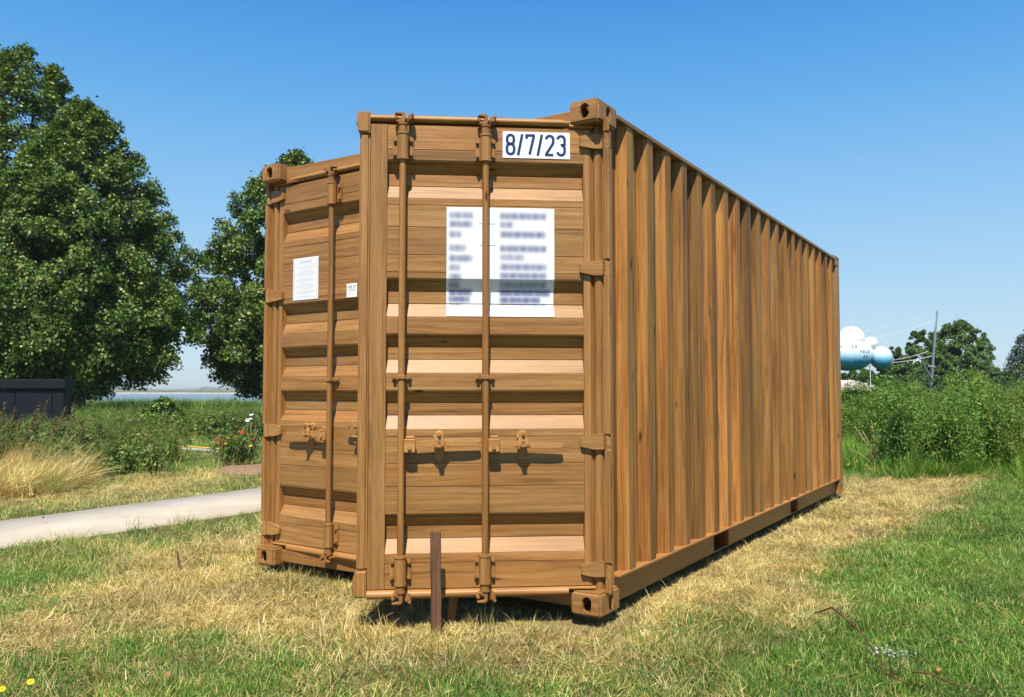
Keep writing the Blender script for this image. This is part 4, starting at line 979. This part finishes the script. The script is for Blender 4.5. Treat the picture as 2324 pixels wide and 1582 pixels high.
# ------------------------------------------------------------------ flower bed
bed = resample([G(478, 1066), G(495, 1072), G(530, 1076), G(600, 1077), G(650, 1070), G(640, 1059), G(560, 1057), G(510, 1060)], 24)
c0 = bed.mean(0); V = [(c0[0], c0[1], .02)] + [(p[0] * .6 + c0[0] * .4, p[1] * .6 + c0[1] * .4, .015) for p in bed] + [(p[0], p[1], -.05) for p in bed]
Fq = []
bm = bmesh.new(); vv = [bm.verts.new(v) for v in V]; n = len(bed)
for i in range(n):
    j = (i + 1) % n; bm.faces.new((vv[0], vv[1 + i], vv[1 + j])); bm.faces.new((vv[1 + i], vv[1 + n + i], vv[1 + n + j], vv[1 + j]))
o = bm_obj('flower_bed_soil', bm, plain('dry_soil', (.23, .15, .09), .95, .45, 40, 1.0), smooth=False); tag(o, 'bare brown soil round the red flowers', kind='structure')
M_RED = plain('red_petal', (.50, .035, .012), .6, .3); M_ORANGE = plain('orange_petal', (.75, .22, .01), .6, .2); M_YEL = plain('yellow_petal', (.80, .50, .02), .6, .1); M_WHP = plain('white_petal', (.78, .78, .74), .6, .05); M_EYE = plain('flower_eye', (.10, .04, .01), .8, .2)
def flower(parent, p, r_, mat, eye=M_EYE, n=9, seed=0):
    bm = bmesh.new(); rr = random.Random(seed); tilt = Matrix.Rotation(rr.uniform(.2, .9), 3, Vector((rr.uniform(.3, 1), rr.uniform(-.5, .5), 0)).normalized())
    for k in range(n):
        a0 = 2 * math.pi * k / n; w = math.pi / n * .92
        pts = [(0.15 * r_ * math.cos(a0), .15 * r_ * math.sin(a0), .0), (r_ * .8 * math.cos(a0 - w), r_ * .8 * math.sin(a0 - w), -.15 * r_), (r_ * math.cos(a0), r_ * math.sin(a0), -.3 * r_), (r_ * .8 * math.cos(a0 + w), r_ * .8 * math.sin(a0 + w), -.15 * r_)]
        bm.faces.new([bm.verts.new(tilt @ Vector(q) + Vector(p)) for q in pts])
    bmesh.ops.create_icosphere(bm, subdivisions=1, radius=r_ * .3, matrix=Matrix.Translation(Vector(p)) @ tilt.to_4x4())
    for f in bm.faces:
        if len(f.verts) == 3: f.material_index = 1
    return bm_obj('flower', bm, [mat, eye], parent)
def flower_plant(base, label, w, h, nst, heads, seed, color=(1, 1, 1, 1), mat=M_HERB):
    root = empty('flower_plant', (base[0], base[1], -.03)); tag(root, label, 'flowers')
    r = np.random.RandomState(seed); A_, B_ = Acc(), Acc()
    for s in range(nst):
        tx, ty = r.uniform(-w, w), r.uniform(-w, w) * .6; hh = h * r.uniform(.65, .95)
        A_.add(*tube_np([(tx * .3, ty * .3, 0), (tx * .7, ty * .7, hh * .5), (tx, ty, hh)], [.006, .005, .003], 4))
        n = 34; t = r.uniform(.15, 1, n)[:, None]; C_ = np.hstack([tx * (.3 + .7 * t), ty * (.3 + .7 * t), hh * t]); a = r.uniform(0, 6.28, n); D_ = np.stack([np.cos(a), np.sin(a), np.full(n, .4)], 1)
        V, F_ = leaf_quads(C_ + D_ * .045, D_, .075, .3, seed * 9 + s); B_.add(V, F_, np.repeat(r.uniform(0, .9, n), 4))
    for k, (x, y, z, rr, m_) in enumerate(heads):
        A_.add(*tube_np([(x * .4, y * .4, z * .3), (x * .8, y, z * .75), (x, y, z)], [.005, .004, .003], 4))
    A_.obj('stem', M_STEM, root, (.4, .55, .3, 1)); B_.obj('leaf', mat, root, color)
    for k, (x, y, z, rr, m_) in enumerate(heads): flower(root, (x, y, z), rr, m_, seed=seed * 31 + k)
def hd(x, y, base, d, rr, m_): # head position relative to the plant from picture coordinates
    p = at(x, d); return (p[0] - base[0], random.Random(x).uniform(-.12, .05), 1.104 + (887 - y) / F_D * d + .03, rr, m_)
d_ = 12.4
b1 = at(520, d_); flower_plant(b1, 'leafy clump with red and orange daisy-like flowers at the left of the soil bed', .24, .60, 16,
    [hd(510, 998, b1, d_, .030, M_RED), hd(498, 992, b1, d_, .028, M_RED), hd(505, 1003, b1, d_, .027, M_RED), hd(518, 996, b1, d_, .03, M_RED), hd(524, 991, b1, d_, .027, M_ORANGE), hd(521, 1004, b1, d_, .026, M_YEL), hd(537, 990, b1, d_, .03, M_ORANGE)], 3)
b2 = at(556, d_ + .1); flower_plant(b2, 'leafy clump of red and yellow daisy-like flowers right beside the container corner', .22, .62, 16,
    [hd(541, 1013, b2, d_, .034, M_RED), hd(549, 1017, b2, d_, .034, M_RED), hd(545, 1024, b2, d_, .03, M_ORANGE), hd(552, 980, b2, d_, .032, M_RED), hd(544, 977, b2, d_, .03, M_ORANGE), hd(565, 985, b2, d_, .03, M_RED), hd(571, 1010, b2, d_, .03, M_YEL), hd(575, 995, b2, d_, .028, M_RED), hd(523, 1030, b2, d_, .022, M_YEL)], 5)
b3 = at(574, 13.2); flower_plant(b3, 'white-flowered plant behind the red flowers at the container edge', .10, .78, 7, [hd(568, 952, b3, 13.2, .035, M_WHP), hd(575, 939, b3, 13.2, .038, M_WHP), hd(574, 948, b3, 13.2, .03, M_WHP)], 8, (.7, .8, .8, 1))
# low edging with a yellow strip across the lawn behind
A_ = Acc(); pts = [(*G(375, 1020), .0), (*G(420, 1021), .015), (*G(460, 1023), .01), (*G(500, 1025), .0)]
root = empty('lawn_edging', (pts[0][0], pts[0][1], -.04)); tag(root, 'low pale edging with a yellow strip lying across the lawn left of the flowers', 'edging')
pp = [tuple(np.array(p) - np.array([pts[0][0], pts[0][1], 0])) for p in pts]
A_.add(*tube_np(pp, [.045] * 4, 6)); A_.obj('border', plain('grey_edging', (.36, .36, .38), .7, .15), root)
A_ = Acc(); A_.add(*tube_np([(x, y - .02, z + .05) for x, y, z in pp], [.018] * 4, 5)); A_.obj('yellow_strip', plain('yellow_edging', (.60, .36, .05), .6, .1), root)

# ------------------------------------------------------------------ dark shed on the left
d_ = 22.0; xl, xr = at(-420, d_)[0], at(146, d_)[0]
root = empty('shed', ((xl + xr) / 2, d_ + .9, -.04)); tag(root, 'low dark blue-black shed with a flat projecting roof under the lime trees', 'shed')
hw = (xr - xl) / 2; zt = 1.104 + (887 - 861) / F_D * d_ + .04
part('wall', [(-hw, hw, -.85, -.50, 0, zt - .245)], M_SHED, root, .01)
part('roof', [(-hw - .1, hw + .06, -.95, -.45, zt - .24, zt)], M_SHED, root, .012, (1, 1, 1, 1))
for k in range(8):
    x0 = hw - .32 - k * .97
    part('panel', [(x0 - .95, x0, -.872, -.852, .03, zt - .28)], M_SHED, root, .008, tone(.2, .05))
part('panel', [(hw - .31, hw - .01, -.872, -.852, .03, zt - .28)], M_SHED, root, .008, (1.1, 1.1, 1.1, 1))

# ------------------------------------------------------------------ right background: trees, cloud balloon, mast
BR = [(0, .75), (.2, 1), (.5, .95), (.75, .72), (.92, .4), (1, .12)]
def bgtree(x, d, ytop, wD, label, seed, ncl=120, col=(1, 1, 1, 1), z0=.8, nm='broad_tree', mat=M_FARTREE, prof=BR, ls=.19, nl=330, lobes=.12):
    H_ = 1.104 + (887 - ytop) / F_D * d + .04; Rm = wD / F_D * d
    tree(nm, label, at(x, d), H_, Rm, z0, prof, ncl, nl, ls, mat, seed, .22, 'trees behind the weeds on the right', Rm * .2, color=col, lobes=lobes)
bgtree(2178, 70, 730, 74, 'largest round green tree right of the leaning mast', 71, 230)
bgtree(2098, 66, 748, 55, 'round green tree behind the leaning mast', 72, 130, (.92, .95, .9, 1))
bgtree(2030, 62, 790, 42, 'lower green tree behind the right lobe of the cloud balloon', 73, 100, (.85, .9, .85, 1))
bgtree(2237, 64, 822, 34, 'small bushy tree between the largest tree and the spruce', 74, 80, (.9, .9, .9, 1))
bgtree(1950, 60, 838, 50, 'low dark tree below the cloud balloon', 75, 80, (.6, .65, .6, 1))
bgtree(2120, 58, 836, 60, 'low dark hedge-like tree at the foot of the mast', 76, 90, (.7, .75, .7, 1))
bgtree(2290, 75, 846, 45, 'distant low trees under the spruce', 77, 80, (.8, .85, .95, 1))
bgtree(2400, 70, 800, 60, 'broad tree beyond the right picture edge behind the spruce', 78, 80)
tree('spruce', 'blue-green spruce at the right edge of the picture', at(2333, 48), 1.104 + (887 - 742) / F_D * 48, 1.75, .6, [(0, 1), (.25, .85), (.5, .62), (.75, .36), (1, .03)], 150, 90, .16, M_SPRUCE, 79, .12, None, .42, asp=.4, droop=.5, shell=.4)
# cloud balloon
m, nt, bs = newmat('balloon_skin'); tc = N(nt, 'ShaderNodeTexCoord'); sp = N(nt, 'ShaderNodeSeparateXYZ'); nt.links.new(tc.outputs['Object'], sp.inputs[0])
mr = N(nt, 'ShaderNodeMapRange'); mr.inputs[1].default_value = -.30; mr.inputs[2].default_value = .28; nt.links.new(sp.outputs['Z'], mr.inputs[0])
rp = ramp(nt, [(0, (.05, .30, .46)), (.22, (.09, .38, .58)), (.42, (.36, .58, .74)), (.72, (.62, .68, .72)), (1, (.68, .69, .71))]); nt.links.new(mr.outputs[0], rp.inputs[0]); nt.links.new(rp.outputs[0], bs.inputs['Base Color'])
bs.inputs['Roughness'].default_value = .35
cc = at(1937, 20.0, 1.104 + (887 - 803) / F_D * 20)
cl = empty('cloud_balloon', cc); tag(cl, 'inflatable white and blue cloud with handwritten words, held by ropes beside the container', 'balloon')
u_ = 20 / F_D
def lobe(dx, dy, dz, rx, rz_, ry=None):
    bm = bmesh.new(); bmesh.ops.create_uvsphere(bm, u_segments=28, v_segments=18, radius=1)
    for v in bm.verts: v.co = Vector((v.co.x * rx * u_ + dx * u_, v.co.y * (ry or rx) * u_ + dy * u_, v.co.z * rz_ * u_ + dz * u_))
    bmesh.ops.recalc_face_normals(bm, faces=bm.faces); me = bpy.data.meshes.new('lobe'); bm.to_mesh(me); bm.free()
    me.polygons.foreach_set('use_smooth', [True] * len(me.polygons)); return link('lobe', me, m, cl)
lobe(-10, 0, -2, 56, 37, 40); lobe(-2, 5, 34, 30, 29); lobe(42, 4, 24, 16, 15); lobe(63, 0, -9, 25, 26); lobe(-44, 4, 22, 24, 24); lobe(-72, 0, -6, 28, 27)
bm = bmesh.new()
def on_lobe(x, z):
    q = 1 - ((x + 10) / 56) ** 2 - ((z + 2) / 37) ** 2; y = -40 * math.sqrt(max(.02, q)) - .8; return (x * u_, y * u_, z * u_)
for word, x0, z0, hh in (('WATER', -40, 11, 7.5), ('WOLK', 0, 1, 6.5), ('de', 7, -9.5, 7), ('ZON', -13, -21, 7)):
    strokes(bm, word, x0, z0, hh, hh * .62, hh * .38, 1.1, place=on_lobe, mat=0)
bm_obj('lettering', bm, plain('dark_marker', (.06, .07, .11), .6, .1), cl)
def rope(name, a, b, r_, mat, parent, sag=0, n=9):
    a, b = Vector(a), Vector(b); P = [a.lerp(b, t) - Vector((0, 0, sag * 4 * t * (1 - t))) for t in np.linspace(0, 1, n)]
    A_ = Acc(); A_.add(*tube_np(P, [r_] * n, 6)); return A_.obj(name, mat, parent, smooth=True)
def PD(x, y, d): return at(x, d, 1.104 + (887 - y) / F_D * d)
mast = empty('mast', at(2113, 22, -.04)); tag(mast, 'slim leaning metal mast that holds the ropes of the cloud balloon', 'mast'); mo = mast.location
def ml(p): return Vector(p) - mo
rope('pole', ml(PD(2105, 960, 22)), ml(PD(2130.5, 704, 22)), .019, M_STEEL, mast)
rope('pole', ml(PD(2101, 960, 22.2)), ml(PD(2125, 742, 22)), .016, M_STEEL, mast)
rope('strut', ml(PD(2117, 866, 21.9)), ml(PD(2098, 832, 21.7)), .030, M_STEEL, mast); rope('strut', ml(PD(2098, 832, 21.7)), ml(PD(2091, 800, 21.6)), .018, M_STEEL, mast)
rope('cross_bar', ml(PD(2106, 831, 22)), ml(PD(2122, 833, 22)), .03, M_STEEL, mast)
M_ROPE = plain('white_rope', (.62, .62, .60), .7, .05)
for k, (a, b_, dd, lb) in enumerate((((2128, 725), (1985, 768), .3, 'upper white rope from the mast to the cloud balloon'), ((2130, 705), (1960, 752), .4, 'thin topmost rope from the tip of the mast to the cloud balloon'),
                                     ((2114, 808), (2020, 823), .1, 'lower white rope from the mast to the right lobe of the balloon'), ((2108, 797), (2021, 818), .2, 'short middle rope from the mast to the right lobe of the balloon'))):
    A0, B0 = PD(*a, 22), PD(*b_, 20.1); o = rope('rope', (0, 0, 0), B0 - A0, (.006, .003, .008, .006)[k], M_ROPE, None, .03); o.location = A0; tag(o, lb, 'rope', 'ropes of the cloud balloon')
A0 = PD(1975, 830, 19.9); o = rope('rope', (0, 0, 0), (0, 0, -A0[2] - .03), .009, M_ROPE, None); o.location = A0; tag(o, 'upright white rope hanging from the underside of the cloud balloon', 'rope', 'ropes of the cloud balloon')
# pale tent roof peeping over the weeds
b0 = at(1946, 34); bm = bmesh.new(); z_ = 1.104 + (887 - 862) / F_D * 34 + .04
prism(bm, [(-.9, z_ - .42), (-.9, z_ - .30), (-.25, z_), (.5, z_ - .16), (.9, z_ - .34), (.9, z_ - .42)], 0, 1.6, 1)
root = empty('tent', (b0[0], b0[1], -.04)); tag(root, 'pale canvas tent top just showing above the weeds under the balloon', 'tent')
bm_obj('canvas_roof', bm, plain('canvas', (.60, .55, .46), .9, .1), root)
for x in (-.8, .8): part('tent_pole', [(x - .02, x + .02, .05, .09, 0, z_ - .41)], M_STEEL, root)

# tree belt on the far shore
r = np.random.RandomState(9)
def belt(name, x0, x1, d, ya, yb, seed, label):
    n = 90; xs_ = np.linspace(x0, x1, n); P = np.stack([xs_ * .05, np.full(n, seed)], 1)
    hh = (ya + (yb - ya) * np.clip(fbm(P, .9, seed) * 1.6 - .35, 0, 1)) ; ends = np.minimum(1, np.minimum(np.arange(n), np.arange(n)[::-1]) / 8); hh = hh * ends
    V, Fq = [], []
    for i in range(n):
        p = at(xs_[i], d); top = -2.4 + hh[i] / F_D * d
        for (dy, k) in ((0, 0), (-4, .5), (10, 1), (60, .8), (80, 0)): V.append((p[0], p[1] + dy, -2.6 + (top + 2.6) * k))
    for i in range(n - 1):
        for j in range(4): a = i * 5 + j; Fq.append((a, a + 5, a + 6, a + 1))
    o = np_mesh(name, V, Fq, M_FARTREE, attrs={'tone': ('FLOAT', r.uniform(size=len(V)).astype(np.float32))}); tag(o, label, kind='stuff')
belt('far_wood', -700, 1500, 2100, 5, 11, 3, 'hazy line of woods on the far shore')
belt('far_wood', 430, 720, 1900, 7, 14, 6, 'slightly nearer hazy wood on the far shore left of the container')
belt('far_wood', 1700, 2900, 1900, 6, 13, 8, 'hazy woods on the far shore on the right')

# ------------------------------------------------------------------ small things in the grass
b = Vector((*G(1877, 1505), -.035))
def twig(name, pts, rads, label, mat, cat='twig', extra=None):
    o0 = Vector(pts[0]); root = empty(name, o0); tag(root, label, cat)
    A_ = Acc(); A_.add(*tube_np([Vector(p) - o0 for p in pts], rads, 6)); A_.obj('stem', mat, root, smooth=True); return root
M_TWIG = plain('brown_twig', (.10, .045, .025), .7, .3)
p0, p2 = Vector((*G(1849, 1406), -.01)), Vector((*G(1986, 1506), .01)); 
dmid = 3.95; p1 = at(1878, dmid, 1.104 + (887 - 1371) / F_D * dmid)
tw = twig('bent_twig', [p0, p1, p1.lerp(p2, .55) + Vector((.01, 0, .012)), p2, Vector((*G(2010, 1545), -.01)), Vector((*G(2060, 1565), -.02))], [.003, .0042, .004, .0035, .003, .002], 'brown twig bent like a roof in the green grass on the right', M_TWIG)
r_ = np.random.RandomState(6); n = 80; t = r_.uniform(size=n)[:, None]; C_ = np.array(p2 - p0) + t * np.array([.10, -.10, 0]) + r_.normal(size=(n, 3)) * [.035, .02, .008]; C_[:, 2] = np.abs(C_[:, 2]) + .012
V, F_ = leaf_quads(C_, np.tile([0, 0, 1.], (n, 1)),   .011, .7, 8); B_ = Acc(); B_.add(V, F_, np.repeat(r_.uniform(size=n), 4)); B_.obj('lichen', leafmat('grey_lichen', (.16, .17, .17), (.42, .44, .44), .1), tw)
tw = twig('dead_stem', [(*G(2070, 1545), -.005), (*G(2110, 1558), .01), (*G(2160, 1575), .0), (*G(2230, 1590), -.01)], [.004, .0035, .003, .002], 'dark dead stem with grey tufts lying at the bottom right', M_TWIG)
twig('stump_twig', [(*G(408, 1290), -.04), (*G(404, 1287), .02), (*G(402, 1288), .065)], [.010, .007, .003], 'dark upright dead stalk among dry stubble left of the container', M_TWIG)
twig('stump_twig', [(*G(415, 1289), -.03), (*G(427, 1287), .005), (*G(441, 1283), .03)], [.006, .005, .003], 'pale crooked stalk lying right beside the dark upright one', M_STEM)
twig('dead_stem', [(*G(852, 1425), -.01), (*G(905, 1412), .02), (*G(955, 1405), .06), (*G(975, 1402), .09)], [.004, .004, .003, .002], 'thin reddish stalk in the shade left of the dark stake', M_TWIG)
twig('dead_stem', [(*G(1640, 1440), .0), (*G(1615, 1462), .015), (*G(1600, 1490), .0)], [.003, .003, .002], 'thin grey stalk at the edge of the dry patch', M_STEM)
def fallen(x, y, size, col, label, seed):
    rr = random.Random(seed); bm = bmesh.new(); n = 10; px, py = G(x, y, .0)
    ctr = bm.verts.new((0, 0, .004)); ring = []
    for k in range(n):
        a = 2 * math.pi * k / n; q = size * (.55 + .45 * abs(math.cos(a))) * rr.uniform(.75, 1.1); ring.append(bm.verts.new((q * math.cos(a), q * math.sin(a) * .7, rr.uniform(0, .5) * size)))
    for k in range(n): bm.faces.new((ctr, ring[k], ring[(k + 1) % n]))
    o = bm_obj('fallen_leaf', bm, plain('leaf_' + str(seed), col, .7, .2)); o.location = (px, py, .004 + rr.uniform(0, .012)); o.rotation_euler = (rr.uniform(-.4, .4), rr.uniform(-.4, .4), rr.uniform(0, 6)); tag(o, label, 'leaf', 'fallen leaves on the grass')
OR = (.36, .19, .07)
for k, (x, y, s, lb) in enumerate(((378, 1540, .026, 'curled orange leaf at the bottom left of the picture'), (1007, 1546 - 200 + 130, .018, 'pale brown leaf in the dry grass below the stake'), (668, 1548, .022, 'small orange leaf near the bottom, right of the curled one'),
                                   (1575, 1545 - 30 + 5, .020, 'rust leaf at the lower edge of the dry patch'), (2130, 1525, .020, 'orange leaf right of the bent twig'), (1652, 1545, .020, 'light orange leaf left of the bent twig near the bottom edge'),
                                   (110, 1118 + 12, .035, 'orange leaf below the golden grass'), (92, 1157, .04, 'pale leaf on the grass just beyond the path, left'), (283, 1136, .035, 'pale leaf beyond the path, below the weeds'),
                                   (448, 1063, .04, 'yellow fallen leaf at the left end of the soil bed'), (545, 1135 - 40, .035, 'orange fallen leaf before the soil bed'), (460, 1268 + 3, .02, 'reddish leaf in the stubble left of the container'), (98, 1178, .03, 'orange leaf by the far edge of the path'))):
    fallen(x, y, s, tuple(c * (.8 + .1 * (k % 4)) for c in OR), lb, 300 + k)
for x, y, lb in ((69, 1546, 'yellow dandelion near the bottom left corner'), (4, 1562, 'yellow dandelion cut by the bottom left corner')):
    px, py = G(x, y, .04); root = empty('dandelion', (px, py, -.04)); tag(root, lb, 'flower')
    A_ = Acc(); A_.add(*tube_np([(0, 0, 0), (.002, 0, .04), (0, 0, .078)], [.002, .002, .002], 5)); A_.obj('stem', M_HERB, root)
    flower(root, (0, 0, .08), .014, M_YEL, M_YEL, 16, 5)

# ------------------------------------------------------------------ thin summer haze over the water and far shore
bm = bmesh.new(); boxv(bm, (-7000, 7000, -60, 5600, -5.0, 19.0))
m, nt, bs = newmat('haze_air'); nt.nodes.remove(bs); pv = N(nt, 'ShaderNodeVolumePrincipled'); pv.inputs['Density'].default_value = .00028; pv.inputs['Color'].default_value = (.97, .985, 1, 1); pv.inputs['Anisotropy'].default_value = .2
nt.links.new(pv.outputs[0], nt.nodes['Material Output'].inputs['Volume'])
tag(bm_obj('haze', bm, m), 'thin pale haze over the water', kind='stuff')
